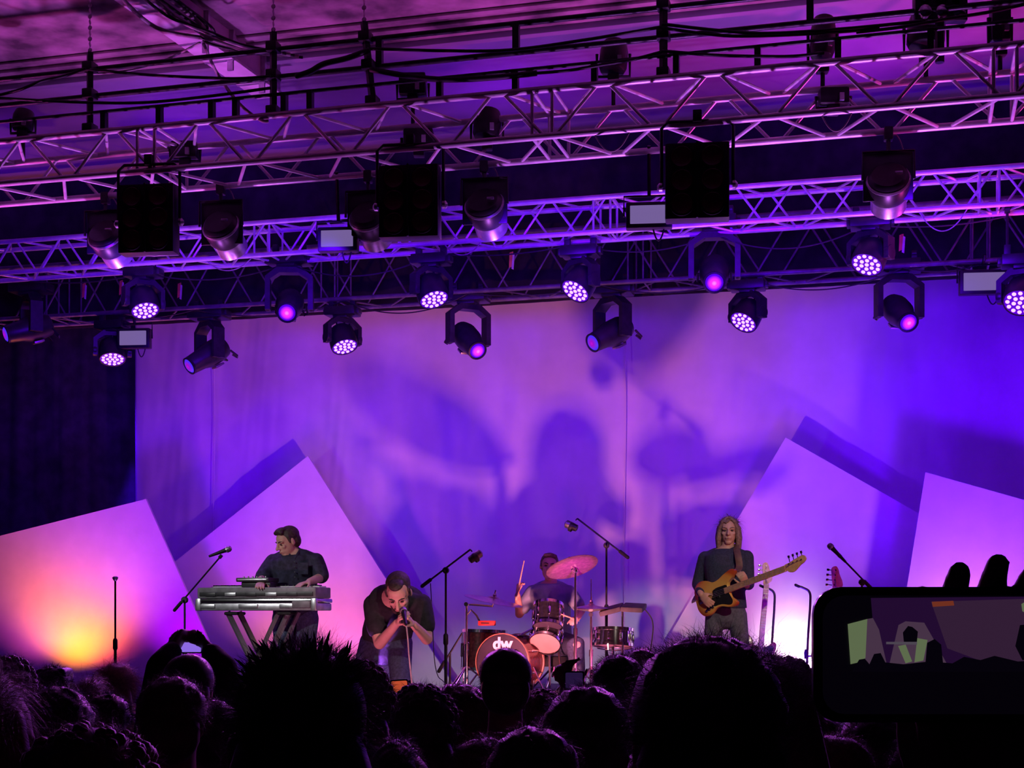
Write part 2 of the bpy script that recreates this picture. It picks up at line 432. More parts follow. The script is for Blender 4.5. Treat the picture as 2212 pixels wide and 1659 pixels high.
# black ladder pipes above the front truss
def xw(u, Y): return at(u, 300, Y).x
pl = thing('ladder_pipe', 'long black ladder-shaped pipe pair above the front truss', 'pipe', (0, Y_T1+0.1, 5.68))
for z, r in ((5.88, 0.02), (5.68, 0.02)):
    m = MB(); m.tube([(-9.8, Y_T1+0.1, z), (5, Y_T1+0.1, z)], r, 10); part('rail', m, BLACKM, pl, True)
for u in (820, 1115, 1750, 2080):
    x = xw(u, Y_T1+0.1); m = MB(); m.box((x, Y_T1+0.1, 5.78), (0.045, 0.045, 0.2)); part('rung', m, BLACKM, pl, True)
lp = thing('lower_pipe', 'black bar lying just above the front truss', 'pipe', (0, Y_T1+0.02, 5.5))
m = MB(); m.tube([(-9.8, Y_T1+0.02, 5.525), (5, Y_T1+0.02, 5.525)], 0.014, 8); part('bar', m, BLACKM, lp, True)
for u in (222, 342, 455, 507, 612, 668, 948, 1112, 1283, 1460, 1636, 1810, 2010):
    x = xw(u, Y_T1); m = MB(); m.box((x, Y_T1+0.02, 5.45), (0.04, 0.05, 0.15)); part('stub', m, BLACKM, lp, True)
for u, nm in ((185, 'leftmost black hanger post above the front truss'), (583, 'black hanger post by the end of the roof beam'), (800, 'leaning black hanger post above the singer'), (1430, 'tall black hanger post right of the middle')):
    x = xw(u, Y_T1); t = thing('hanger_post', nm, 'hanger', (x, Y_T1+0.06, 5.37), 0, 'hanger posts over the front truss')
    lean = 0.07 if u == 800 else 0.0
    m = MB(); m.tube([(0, 0, 0), (-lean, 0, 0.62)], 0.028, 4); part('post', m, BLACKM, t)
    for z in (0.05, 0.31, 0.51):
        m = MB(); m.box((-lean*z/0.62, 0, z), (0.085, 0.1, 0.07), ch=0.01); part('clamp', m, BLACK, t)
    m = MB()
    for i in range(13): m.lathe([(0.012, -0.003), (0.018, 0), (0.012, 0.003)], (-lean, 0, 0.64+i*0.042), (1 if i % 2 else 0, 0 if i % 2 else 1, 0), 8)
    m.tube([(-lean, 0, 0.60), (-lean, 0, 1.14)], 0.004, 5); part('chain', m, STEEL, t)

# cables
CABLE = mat('black_cable', (0.02, 0.02, 0.022), 0.55, 0, 0.2, 30); CABLEG = mat('dusty_grey_cable', (0.34, 0.30, 0.30), 0.75, 0, 0.3, 14)
def cable(pts, r, material, label, name='cable', seg=6):
    mb = MB(); mb.tube(catmull(pts, 8, False), r, seg)
    o = link(name, mb.mesh(name, pts[0]), material, None, pts[0], smooth=True)
    return tag(o, label, 'cable', 'cables in the roof')
rr = random.Random(4)
for k, (v0, w0) in enumerate(((0, 330), (0, 350), (5, 372), (12, 395), (18, 415), (4, 300), (24, 430))):
    pts = [on_z(w0-rr.uniform(45, 60), v0-30, 6.2), on_z(w0+30+rr.uniform(0, 8), 34+k*5, 6.12), on_z(452+rr.uniform(-20, 14), 66+k*4, 6.02), on_z(520+k*4, 96+k*3, 5.98), on_z(600+k*9, 112+k*2, 5.93)]
    cable(pts, 0.011+0.004*(k % 2), CABLEG if k % 2 else CABLE, ('grey' if k % 2 else 'black')+' cable of the dusty bundle, slung along the roof beam, strand %s from the top' % ('first', 'second', 'third', 'fourth', 'fifth', 'sixth', 'seventh')[k])
cable([on_z(440, 95, 5.95), at(470, 160, 10.4), at(515, 222, 10.0), at(560, 258, 9.8), at(580, 262, 9.8)], 0.013, CABLEG, 'pale cable dropping from the beam to the front truss')
cable([on_z(432, 92, 6.0), at(360, 128, 10.2), at(290, 150, 10.0), at(230, 158, 9.95), at(190, 160, 9.9)], 0.008, CABLEG, 'pale cable slung left from the beam to the hanger post')
cab = [((195, 150), (450, 168), (585, 165), 'black cable sagging between the two left hanger posts'),
       ((0, 205), (90, 175), (185, 148), 'black cable rising to the leftmost hanger post'),
       ((0, 212), (300, 222), (585, 190), 'black cable hanging low along the left ladder pipe'),
       ((800, 150), (960, 172), (1160, 158), 'thick black cable drooping under the ladder pipe by the leaning post'),
       ((800, 105), (1100, 108), (1430, 58), 'black cable slung under the top pipe towards the tall post'),
       ((1160, 158), (1300, 140), (1430, 112), 'black cable rising towards the tall hanger post'),
       ((1430, 52), (1660, 72), (2000, 45), 'black cable bundle right of the tall post, upper strand'),
       ((1430, 60), (1600, 78), (1900, 62), 'black cable bundle right of the tall post, middle strand'),
       ((1430, 110), (1650, 122), (1780, 115), 'black cable right of the tall post, lowest strand'),
       ((1850, 70), (2050, 40), (2230, 5), 'black cable rising off the top right corner'),
       ((640, 165), (700, 138), (798, 108), 'short thick black cable near the leaning post')]
for a, b, c, l in cab:
    cable([at(*a, Y_T1-0.02), at((a[0]+b[0])/2, (a[1]+b[1])/2+3, Y_T1-0.05), at(*b, Y_T1-0.05), at((c[0]+b[0])/2, (c[1]+b[1])/2+3, Y_T1-0.05), at(*c, Y_T1-0.02)], 0.011 if 'thick' not in l else 0.02, CABLE, l)
for u0, v0, u1, v1, dr, l in ((1285, 330, 1360, 318, 0.12, 'thin loop of cable below the front truss left of the right blinder'), (1775, 300, 1840, 300, 0.11, 'thin loop of cable below the front truss right of the right blinder'),
                           (960, 615, 1040, 600, 0.10, 'thin cable loop under the middle truss above the drum shadow'), (1985, 480, 2090, 470, 0.16, 'thin cable loop under the middle truss near the right edge'), (445, 595, 545, 585, 0.10, 'thin cable loop under the middle truss by the left lamps')):
    Yy, zz = (Y_T1, 5.03) if v0 < 400 else (Y_T2, 4.885)
    a, b = at(u0, v0, Yy), at(u1, v1, Yy); a.z = b.z = zz
    cable(sag(a, b, dr, 6), 0.005, CABLEG, l)
# power cables drooping from lamp to lamp under the middle and the rear truss
names = ('first', 'second', 'third', 'fourth', 'fifth', 'sixth', 'seventh', 'eighth')
for Yy, zz, us, nm in ((Y_T2+0.28, 4.885, (60, 314, 620, 938, 1242, 1543, 1872, 2190), 'middle'), (Y_T3, 4.80, (243, 420, 745, 1010, 1300, 1605, 1950, 2126), 'rear')):
    for k in range(len(us)-1):
        a, b = at(us[k], 600, Yy), at(us[k+1], 600, Yy); a.z = b.z = zz
        cable(sag(a, b, 0.05+0.05*((k*7) % 3), 8), 0.006, CABLE, 'thin black cable under the %s truss, %s stretch from the left' % (nm, names[k]))
TAPEO = mat('orange_tape', (0.85, 0.30, 0.12), 0.6); TAPEW = mat('white_tape', (0.75, 0.72, 0.72), 0.6)
for u, v, Yy, zt_, l_ in ((182, 628, Y_T3, 4.82, 'orange and white tape tail left under the rear truss'), (262, 622, Y_T3, 4.82, 'short orange tape tail above the flood lamp at left'), (388, 628, Y_T3, 4.82, 'orange tape tail above the left profile lamp'), (1105, 562, Y_T3, 4.95, 'orange tape tail near the middle of the rear truss'), (1948, 525, Y_T3, 4.95, 'orange tape tail right of the highest wash lamp')):
    p = at(u, v, Yy-0.03); t = thing('tape_tail', l_, 'tape', p, 0, 'tape tails on the trusses')
    m = MB(); m.prism([(-0.02, 0, 0.07), (0.015, 0, 0.08), (0.02, 0, -0.05), (-0.025, 0, -0.07)], (0, 0.004, 0)); part('tail', m, TAPEO, t, smooth=False)
    m = MB(); m.prism([(0.012, -0.003, 0.06), (0.03, -0.003, 0.05), (0.02, -0.003, -0.09), (-0.0, -0.003, -0.08)], (0, 0.003, 0)); part('tail', m, TAPEW, t, smooth=False)
    m = MB(); m.tube([(0, 0.0, 0.06), (0, 0.02, max(0.08, zt_-p.z))], 0.004, 5); part('tie', m, CABLE, t)
for x_ in ():
    pass

# ================================================================== lamps on the trusses
LED = emit('wash_led', (1.0, 0.30, 0.92), 2.4)
PLATE = emit('wash_plate', (0.12, 0.0, 0.85), 0.8)
LENSM = emit('spot_lens_hot', (1.0, 0.28, 0.66), 3.2, (0.03, 0.0, 0.26))
LENSB = emit('spot_lens_blue', (0.7, 0.02, 0.75), 1.2, (0.06, 0.02, 0.75))
BODY = mat('lamp_housing', (0.020, 0.020, 0.024), 0.38, 0.1, 0.25, 14)
BODYG = mat('lamp_housing_grey', (0.032, 0.030, 0.035), 0.4, 0.2, 0.25, 14)
CELL = mat('blinder_bulb', (0.10, 0.025, 0.03), 0.2, 0, 0.3, 9)
FLOODF = emit('flood_glass', (0.26, 0.17, 0.48), 0.65)

def clamp_pair(t, z_top, w=0.11):
    for s in (-1, 1):
        m = MB(); m.box((s*w, 0, 0.04), (0.05, 0.05, 0.09), ch=0.006)
        m.lathe([(0.034, -0.02), (0.034, 0.02)], (s*w, 0, max(0.06, z_top)), (1, 0, 0), 10)
        if z_top > 0.09: m.tube([(s*w, 0, 0.05), (s*w, 0, z_top)], 0.012, 6)
        part('clamp', m, BLACK, t)
def yoke_mesh(w, drop, th, dp, top):
    "U-shaped yoke hanging from z=0, open downwards"
    o = [(-w-th, -drop-0.05), (-w-th, -top*1.6), (-w*0.6, 0), (w*0.6, 0), (w+th, -top*1.6), (w+th, -drop-0.05)]
    i = [(-w, -drop-0.05), (-w, -top*2.0), (-w*0.5, -top), (w*0.5, -top), (w, -top*2.0), (w, -drop-0.05)]
    m = MB(); m.strip([(x, -dp/2, z) for x, z in o], [(x, -dp/2, z) for x, z in i], (0, dp, 0))
    for s in (-1, 1): m.lathe([(0.055, -0.02), (0.06, 0), (0.055, 0.02)], (s*(w+th*0.6), 0, -drop), (1, 0, 0), 16)
    return m
hexpat = [(0, 0)]+[(0.047*math.cos(k*PI/3), 0.047*math.sin(k*PI/3)) for k in range(6)]+[(0.092*math.cos(k*PI/6+0.26), 0.092*math.sin(k*PI/6+0.26)) for k in range(12)]
_led = MB(); _led.ell((0, 0, 0), (0.0165, 0.0165, 0.010), seg=10, rg=6); LEDMESH = _led.mesh('led'); LEDMESH.materials.append(LED)
def quat_pan(dirv):
    "pan angle about z and the head's matrix: head looks along local -Y"
    dirv = dirv.normalized(); pan = math.atan2(dirv.x, -dirv.y)
    tilt = math.asin(max(-1, min(1, dirv.z)))
    return pan, Matrix.Rotation(pan, 4, 'Z') @ Matrix.Rotation(-tilt, 4, 'X')
def base_box(t, w, dp, h):
    m = MB(); m.box((0, 0, -h/2), (w, dp, h), ch=0.015); m.box((0, 0, -h-0.012), (w*0.45, dp*0.8, 0.03), ch=0.008); part('base', m, BODY, t)
    for s in (-1, 1):
        m = MB(); m.box((s*(w/2+0.012), 0, -h/2), (0.03, dp*0.5, h*0.6), ch=0.008); part('base_handle', m, BODYG, t)
def wash(u, v, Y, ztruss, dirv, label, power=130, col=(0.5, 0.08, 1.0), pan=None):
    d = dirv.normalized(); lens = at(u, v, Y)
    piv = lens-d*0.10
    top = piv.z+0.30
    t = thing('wash_moving_head', label, 'stage lamp', (piv.x, piv.y, top), 0, 'wash moving heads with clusters of glowing diodes')
    base_box(t, 0.31, 0.2, 0.085); clamp_pair(t, max(0.05, ztruss-top))
    p, M = quat_pan(d)
    if pan is not None: p = pan
    y = link('yoke', yoke_mesh(0.145, 0.20, 0.04, 0.1, 0.05).mesh('yoke'), BODYG, t, (0, 0, -0.1), smooth='auto'); y.rotation_euler = (0, 0, p)
    h = MB(); h.lathe([(0.03, 0.125), (0.085, 0.12), (0.12, 0.085), (0.132, 0.02), (0.135, -0.07), (0.128, -0.10), (0.122, -0.10), (0.12, -0.085), (0.02, -0.083)], (0, 0, 0), (0, 1, 0), 28)
    ho = link('head', h.mesh('head'), BODY, t, (0, 0, -0.30), smooth='auto'); ho.rotation_euler = M.to_euler()
    k = MB(); k.lathe([(0.119, 0), (0.119, 0.006), (0.01, 0.006)], (0, -0.088, 0), (0, -1, 0), 28); part('lens_plate', k, PLATE, ho)
    for hx, hz in hexpat: link('led', LEDMESH, None, ho, (hx, -0.096, hz), smooth=True, rot=(PI/2, 0, 0))
    f = MB()
    for q in range(8): f.box((0.1*math.cos(q*PI/4), 0.10, 0.1*math.sin(q*PI/4)), (0.012, 0.06, 0.012))
    part('cooling_fins', f, BODYG, ho)
    if power:
        l = lamp('SPOT', 'wash_light', lens+d*0.03, lens+d, power, col, 50, 0.9, 0.1)
    return t
dl = imgdir(0.26, -0.86, 0.36); dr = imgdir(-0.30, -0.74, 0.6)
wash(314, 672, Y_T2+0.1, 4.9, dl, 'glowing wash lamp under the left part of the pink middle truss')
wash(243, 777, Y_T3, 4.82, imgdir(0.12, -0.9, 0.36), 'lowest glowing wash lamp, in front of the black side curtain at left')
wash(745, 750, Y_T3, 4.82, dl, 'glowing wash lamp hanging low before the backdrop above the singer')
wash(938, 648, Y_T2+0.1, 4.9, dl, 'glowing wash lamp under the middle truss, third from the left')
wash(1242, 630, Y_T2+0.1, 4.9, imgdir(-0.46, -0.78, 0.38), 'glowing wash lamp under the middle truss right of the centre')
wash(1605, 697, Y_T3, 4.82, imgdir(-0.46, -0.78, 0.38), 'glowing wash lamp hanging low before the backdrop above the bass player')
wash(1872, 573, Y_T2+0.1, 4.9, imgdir(-0.38, -0.8, 0.38), 'glowing wash lamp highest at right under the middle truss')
wash(2203, 655, Y_T2+0.1, 4.9, imgdir(-0.36, -0.74, 0.5), 'glowing wash lamp cut by the right edge of the picture')

def profile(u, v, Y, ztruss, dirv, label, hot=True, power=260, drop=0.35):
    d = dirv.normalized(); lens = at(u, v, Y)
    piv = lens-d*0.25; top = piv.z+drop+0.10
    t = thing('profile_moving_head', label, 'stage lamp', (piv.x, piv.y, top), 0, 'profile moving heads with one round lens')
    base_box(t, 0.38, 0.24, 0.10); clamp_pair(t, max(0.05, ztruss-top), 0.13)
    p, M = quat_pan(d)
    if abs(p) > 1.2: p = math.copysign(abs(p)-PI/2, p) if False else p
    y = link('yoke', yoke_mesh(0.165, drop-0.02, 0.045, 0.12, 0.055).mesh('yoke'), BODYG, t, (0, 0, -0.12), smooth='auto'); y.rotation_euler = (0, 0, p)
    h = MB(); h.tube([(0, 0.21, 0), (0, 0.19, 0), (0, 0.10, 0), (0, -0.04, 0), (0, -0.11, 0), (0, -0.24, 0), (0, -0.25, 0)],
                     [(0.06, 0.06), (0.10, 0.10), (0.122, 0.122), (0.122, 0.122), (0.098, 0.10), (0.090, 0.090), (0.083, 0.083)], 20, up=(0, 0, 1))
    ho = link('head', h.mesh('head'), BODYG, t, (0, 0, -drop-0.10), smooth='auto'); ho.rotation_euler = M.to_euler()
    k = MB(); k.lathe([(0.086, -0.03), (0.09, 0.0), (0.09, 0.012), (0.076, 0.014), (0.072, 0.004)], (0, -0.25, 0), (0, -1, 0), 24, False); part('lens_ring', k, BODY, ho)
    k = MB(); k.lathe([(0.074, 0), (0.06, 0.014), (0.03, 0.022), (0.004, 0.025)], (0, 0, 0), (0, -1, 0), 24)
    link('lens', k.mesh('lens'), LENSM if hot else LENSB, ho, (0, -0.252, 0), smooth=True)
    for s in (-1, 1):
        k = MB(); k.tube([(s*0.135, 0.16, -0.05), (s*0.14, 0.2, -0.13), (s*0.11, 0.21, -0.15), (s*0.1, 0.18, -0.1)], 0.011, 6); part('carry_handle', k, BODY, ho)
    k = MB(); k.box((0, 0.03, -0.138), (0.1, 0.1, 0.02), ch=0.004); part('panel', k, STEEL, ho)
    if power: lamp('SPOT', 'profile_light', lens+d*0.04, lens+d, power, (0.9, 0.12, 0.9), 38, 0.9, 0.06)
    return t
profile(410, 790, Y_T3, 4.82, imgdir(-0.62, -0.5, 0.5), 'profile lamp before the left backdrop edge, barrel pointing down left', False)
profile(620, 675, Y_T2+0.1, 4.9, imgdir(0.05, -0.45, 0.9), 'profile lamp with pink hot lens under the middle truss, above the keyboard')
profile(1031, 757, Y_T3, 4.82, imgdir(0.36, -0.55, 0.75), 'profile lamp with pink lens hanging before the centre of the backdrop')
profile(1282, 740, Y_T3, 4.82, imgdir(-0.68, -0.42, 0.5), 'profile lamp right of centre, blue lens turned to the left', False)
profile(1543, 610, Y_T2+0.1, 4.9, imgdir(-0.12, -0.5, 0.85), 'profile lamp with pink hot lens under the middle truss beside the right blinder')
profile(1962, 696, Y_T3, 4.82, imgdir(0.1, -0.52, 0.85), 'profile lamp with pink lens hanging at the upper right of the backdrop')
profile(14, 722, Y_T3-0.6, 4.82, imgdir(-0.78, -0.3, 0.5), 'large profile lamp at the left edge lying almost level', False)

def blinder(u, v, Y, label):
    c = at(u, v, Y); t = thing('blinder_lamp', label, 'stage lamp', c, YAW*0.5, 'black blinder lamps on the front truss')
    w, h = 0.42, 0.50
    m = MB(); m.box((0, 0.08, 0), (w, 0.14, h), ch=0.01); m.box((0, 0.17, 0), (w*0.7, 0.06, h*0.75), ch=0.01); part('housing', m, BODY, t)
    for x in (-1, 1):
        for z in (-1, 0, 1):
            m = MB(); m.lathe([(0.075, 0.0), (0.072, 0.012), (0.066, 0.014), (0.05, 0.008), (0.004, 0.002)], (x*0.1, 0.008, z*0.155), (0, -1, 0), 18)
            b = part('bulb', m, CELL, t)
            m = MB(); m.lathe([(0.080, 0), (0.080, 0.016), (0.074, 0.016), (0.074, 0)], (x*0.1, 0.01, z*0.155), (0, -1, 0), 18, False); part('bulb_ring', m, BODY, b)
    m = MB(); m.box((0, 0.0, 0), (0.012, 0.03, h)); part('divider', m, BODY, t)
    zt = 5.03-c.z
    m = MB(); m.tube([(-w/2-0.025, 0.08, -0.02), (-w/2-0.025, 0.08, h/2+0.12), (-w/2+0.02, 0.08, h/2+0.16), (w/2-0.02, 0.08, h/2+0.16), (w/2+0.025, 0.08, h/2+0.12), (w/2+0.025, 0.08, -0.02)], 0.012, 8); part('hanging_bracket', m, BLACKM, t)
    m = MB(); m.box((0, 0.08, h/2+0.19), (0.06, 0.06, 0.08), ch=0.008); part('clamp', m, BLACK, t)
    for s in (-1, 1):
        m = MB(); m.lathe([(0.03, 0), (0.03, 0.02), (0.012, 0.035)], (s*(w/2+0.02), 0.08, -0.02), (s, 0, 0), 10); part('tilt_knob', m, STEEL, t)
blinder(313, 470, Y_T1-0.1, 'square black blinder at left between two round lamps')
blinder(881, 432, Y_T1-0.1, 'square black blinder in the middle between two round lamps')
blinder(1506, 388, Y_T1-0.1, 'square black blinder at right under the front truss')

def fresnel(u, v, Y, label, ztop=5.03):
    c = at(u, v, Y); t = thing('round_stage_lamp', label, 'stage lamp', c, YAW*0.4, 'round black lamps on the front truss aimed at the stage')
    ax = V((0.08, 0.86, -0.50)).normalized()
    m = MB(); m.lathe([(0.02, -0.05), (0.11, -0.048), (0.132, -0.03), (0.142, 0.0), (0.142, 0.10), (0.125, 0.14)], (0, 0, 0), ax, 26); part('can', m, BODY, t)
    m = MB(); m.lathe([(0.143, -0.012), (0.149, 0.0), (0.143, 0.012)], (0, 0, 0), ax, 30); part('rear_rim', m, STEEL, t)
    m = MB(); m.lathe([(0.125, 0.14), (0.12, 0.16), (0.12, 0.25), (0.11, 0.25), (0.11, 0.15)], (0, 0, 0), ax, 26, False); part('snout', m, STEEL, t)
    m = MB(); m.box((0, 0.03, 0.03), (0.33, 0.02, 0.33), ch=0.006); part('colour_frame', m, BODY, t)
    m = MB(); m.tube([(-0.17, 0, 0), (-0.17, 0, 0.19), (0.17, 0, 0.19), (0.17, 0, 0)], 0.010, 6); part('bracket', m, BLACKM, t)
    h = max(0.25, ztop-c.z)
    m = MB(); m.tube([(0, 0, 0.19), (0, 0, h)], 0.016, 8); m.box((0, 0, h), (0.06, 0.07, 0.09), ch=0.01); part('clamp', m, BLACK, t)
    m = MB(); m.box((0.06, -0.085, 0.02), (0.05, 0.02, 0.018), ch=0.003); part('rear_badge', m, STEEL, t)
    m = MB(); m.tube(sag((0.1, 0.02, 0.2), (0.02, 0.0, h-0.02), -0.05, 6), 0.005, 5); part('lamp_cable', m, CABLEG, t)
fresnel(228, 508, Y_T1+0.5, 'round black lamp left of the left blinder')
fresnel(477, 488, Y_T1+0.5, 'round black lamp right of the left blinder')
fresnel(795, 468, Y_T1+0.5, 'round black lamp left of the middle blinder')
fresnel(1046, 442, Y_T1+0.5, 'round black lamp right of the middle blinder')
fresnel(1919, 388, Y_T1+0.5, 'round black lamp alone at the right under the front truss')

def flood(u, v, Y, w, h, label, ztop):
    c = at(u, v, Y); t = thing('flood_lamp', label, 'stage lamp', c, YAW*0.6, 'small rectangular flood lamps')
    m = MB(); m.box((0, 0.05, 0), (w+0.06, 0.09, h+0.06), ch=0.012); part('housing', m, BODY, t)
    m = MB(); m.box((0, -0.002, 0), (w, 0.02, h), ch=0.004); part('glass_face', m, FLOODF, t)
    m = MB()
    for i in range(7): m.box((-w/2+w*i/6, 0.11, 0), (0.008, 0.05, h*0.8))
    part('cooling_fins', m, BODY, t)
    z = ztop-c.z
    m = MB(); m.tube([(-w/2-0.045, 0.05, 0), (-w/2-0.045, 0.05, h/2+0.08), (w/2+0.045, 0.05, h/2+0.08), (w/2+0.045, 0.05, 0)], 0.008, 6); m.tube([(0, 0.05, h/2+0.08), (0, 0.0, max(z, h/2+0.12)), (0, -0.02, max(z, h/2+0.12)+0.03)], 0.014, 6); part('bracket', m, BLACKM, t)
    m = MB(); m.tube(sag((w*0.1, 0.06, -h/2-0.02), (w*0.4, 0.06, -h/2-0.02), 0.09, 8), 0.006, 5); part('lamp_cable', m, CABLE, t)
flood(728, 515, Y_T1+0.5, 0.24, 0.12, 'small pale-faced flood lamp left of the middle blinder', 5.05)
flood(1402, 463, Y_T1+0.5, 0.265, 0.125, 'small pale-faced flood lamp left of the right blinder', 5.05)
flood(287, 730, Y_T3-0.05, 0.27, 0.14, 'small pale-faced flood lamp over the left edge of the backdrop', 4.82)
flood(2126, 608, Y_T3-0.05, 0.34, 0.15, 'pale-faced flood lamp hanging at the upper right', 4.82)

# dark gear standing above and inside the front truss
def topgear(u, v, Y, w, h, label, kind):
    c = at(u, v, Y); t = thing('unlit_lamp', label, 'stage lamp', c, YAW*0.5+0.1, 'unlit dark gear above the front truss')
    if kind == 'can':
        m = MB(); m.lathe([(w*0.2, h*0.5), (w*0.42, h*0.46), (w*0.5, h*0.25), (w*0.5, -h*0.2), (w*0.42, -h*0.32)], (0, 0, 0), (0.1, 0.2, 1), 20); part('can', m, BODY, t)
    else:
        m = MB(); m.box((0, 0, h*0.08), (w, w*0.7, h*0.8), ch=0.02); part('can', m, BODY, t)
    m = MB(); m.tube([(-w*0.58, 0, h*0.15), (-w*0.58, 0, -h*0.42), (w*0.58, 0, -h*0.42), (w*0.58, 0, h*0.15)], 0.012, 6); part('bracket', m, BLACKM, t)
    m = MB(); m.box((0, 0, -h*0.5), (0.08, 0.08, 0.07), ch=0.01); m.tube([(0, 0, -h*0.45), (0, 0, 5.37-c.z)], 0.016, 6); part('clamp', m, BLACK, t)
    m = MB(); m.box((w*0.2, -w*0.5, -h*0.1), (0.03, 0.02, 0.05)); part('badge', m, STEEL, t)
topgear(892, 190, Y_T1+0.5, 0.2, 0.2, 'dark boxy lamp on top of the front truss left of the middle', 'box')
topgear(1325, 130, Y_T1+0.5, 0.2, 0.28, 'dark tapered lamp above the front truss by the tall post', 'can')
topgear(1777, 90, Y_T1+0.5, 0.17, 0.36, 'dark upright lamp above the front truss at right', 'can')
topgear(2000, 75, Y_T1+0.5, 0.25, 0.3, 'big dark rounded lamp at the upper right', 'can')
topgear(2160, 55, Y_T1+0.5, 0.13, 0.34, 'dark box lamp in the upper right corner', 'box')
topgear(1052, 275, Y_T1+0.5, 0.2, 0.26, 'dark lamp seen through the middle of the front truss', 'can')
topgear(905, 305, Y_T1+0.5, 0.22, 0.16, 'dark box seen through the front truss left of the middle', 'box')
topgear(1800, 215, Y_T1+0.5, 0.2, 0.14, 'dark lamp seen through the right part of the front truss', 'box')
topgear(400, 330, Y_T1+0.5, 0.2, 0.16, 'dark box seen through the left part of the front truss', 'box')
topgear(50, 265, Y_T1+0.5, 0.17, 0.2, 'dark lamp on the front truss at the far left', 'can')
# four-eyed light with round clear lenses at the top right corner
t = thing('lens_cluster_lamp', 'cluster of round clear lenses at the top right corner', 'stage lamp', at(2035, 8, Y_T1+0.1), YAW)
m = MB(); m.box((0, 0.05, 0), (0.34, 0.08, 0.2), ch=0.01); part('housing', m, BODY, t)
for x in (-0.11, 0, 0.11):
    for z in (-0.05, 0.055):
        m = MB(); m.lathe([(0.045, 0), (0.04, 0.02), (0.02, 0.03), (0.004, 0.032)], (x, 0.005, z), (0, -1, 0), 16); part('lens', m, CHROME, t)
m = MB(); m.tube([(0, 0.05, -0.1), (0, 0.05, -0.36)], 0.03, 8); part('post', m, BLACKM, t)

# floor cans that throw the coloured light on the flats
def floorcan(loc, label, aim):
    t = thing('floor_can', label, 'stage lamp', (loc[0], loc[1], STAGE), 0, 'floor cans at the foot of the set')
    a = V(aim).normalized()
    m = MB(); m.lathe([(0.03, -0.11), (0.075, -0.10), (0.085, -0.04), (0.085, 0.0), (0.075, 0.0), (0.07, -0.02)], (0, 0, 0.10), a, 18, False); part('can', m, BODY, t)
    m = MB(); m.tube([(-0.1, 0, 0.1), (-0.1, 0.02, 0.01), (0.1, 0.02, 0.01), (0.1, 0, 0.1)], 0.008, 6); part('bracket', m, BLACKM, t)
for (u, Y), l in (((112, 14.05), 'orange floor can behind the crowd at left'), ((350, 14.0), 'violet floor can left of the keyboard stand'), ((715, 14.45), 'pink floor can behind the keyboard player'), ((1705, 14.62), 'white-pink floor can behind the bass player'), ((2085, 14.2), 'pink floor can hidden behind the raised phone')):
    p = at(u, 1500, Y); floorcan((p.x, p.y), l, (0, 0.5, 1))
floorcan((at(1165, 1500, 11.9).x, 11.85), 'floor can in front of the bass drum', (0, 0.8, 1))

# ================================================================== people
def skin_mat(name, c): 
    m = mat(name, c, 0.55, 0, 0.06, 18, 0.0, 0.4); return m
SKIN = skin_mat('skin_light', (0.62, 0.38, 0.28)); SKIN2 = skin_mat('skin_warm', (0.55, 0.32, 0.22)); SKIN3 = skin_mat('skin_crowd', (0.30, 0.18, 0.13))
EYED = mat('eye_dark', (0.03, 0.02, 0.02), 0.3); LIPM = mat('lip', (0.42, 0.17, 0.15), 0.5)
def frame(face, up=(0, 0, 1)):
    "matrix of a head whose face looks along face: local -Y is the face, Z the crown"
    y = -V(face).normalized(); z = V(up); z = (z-y*z.dot(y)).normalized(); x = y.cross(z)
    return Matrix((x, y, z)).transposed()
def head_prims(mb, c, M, s=1.0, jaw=1.0):
    c = V(c); P = lambda x, y, z: c+M @ (V((x, y, z))*s)
    def E(p, r): mb.ell(P(*p), [q*s for q in r], M, 16, 10)
    E((0, 0.016, 0.030), (0.075, 0.094, 0.085)); E((0, -0.018, -0.036), (0.059*jaw, 0.072, 0.080)); E((0, -0.062, -0.094), (0.030*jaw, 0.024, 0.021))
    E((0, -0.030, 0.040), (0.062, 0.056, 0.055))
    mb.tube([P(0, -0.088, 0.016), P(0, -0.100, -0.004), P(0, -0.112, -0.024)], [0.009*s, 0.011*s, 0.014*s], 8, rnd=True)
    mb.tube([P(-0.014, -0.096, -0.028), P(0.014, -0.096, -0.028)], 0.008*s, 8, rnd=True)
    mb.tube([P(-0.045, -0.068, 0.022), P(0, -0.083, 0.024), P(0.045, -0.068, 0.022)], 0.011*s, 8, rnd=True)
    mb.tube([P(-0.021, -0.084, -0.056), P(0, -0.092, -0.055), P(0.021, -0.084, -0.056)], 0.007*s, 8, rnd=True)
    mb.tube([P(-0.018, -0.082, -0.068), P(0, -0.089, -0.069), P(0.018, -0.082, -0.068)], 0.007*s, 8, rnd=True)
    for q in (-1, 1):
        E((q*0.040, -0.062, -0.018), (0.020, 0.018, 0.018)); E((q*0.077, 0.012, -0.004), (0.010, 0.019, 0.031))
def face_bits(parent, c, M, s, brow_mat, closed=False):
    org = V(parent.location); c = V(c)-org; P = lambda x, y, z: c+M @ (V((x, y, z))*s)
    for q in (-1, 1):
        m = MB(); m.ell(P(q*0.031, -0.080, 0.004), (0.013*s, 0.007*s, (0.004 if closed else 0.0065)*s), M, 10, 6); part('eye', m, EYED, parent)
        m = MB(); m.tube([P(q*0.014, -0.089, 0.024), P(q*0.032, -0.086, 0.031), P(q*0.050, -0.072, 0.026)], [0.004*s, 0.005*s, 0.003*s], 6, rnd=True); part('eyebrow', m, brow_mat, parent)
    m = MB(); m.tube([P(-0.021, -0.0885, -0.061), P(0, -0.0965, -0.061), P(0.021, -0.0885, -0.061)], [0.003*s, 0.0055*s, 0.003*s], 8, rnd=True); part('mouth', m, LIPM, parent)
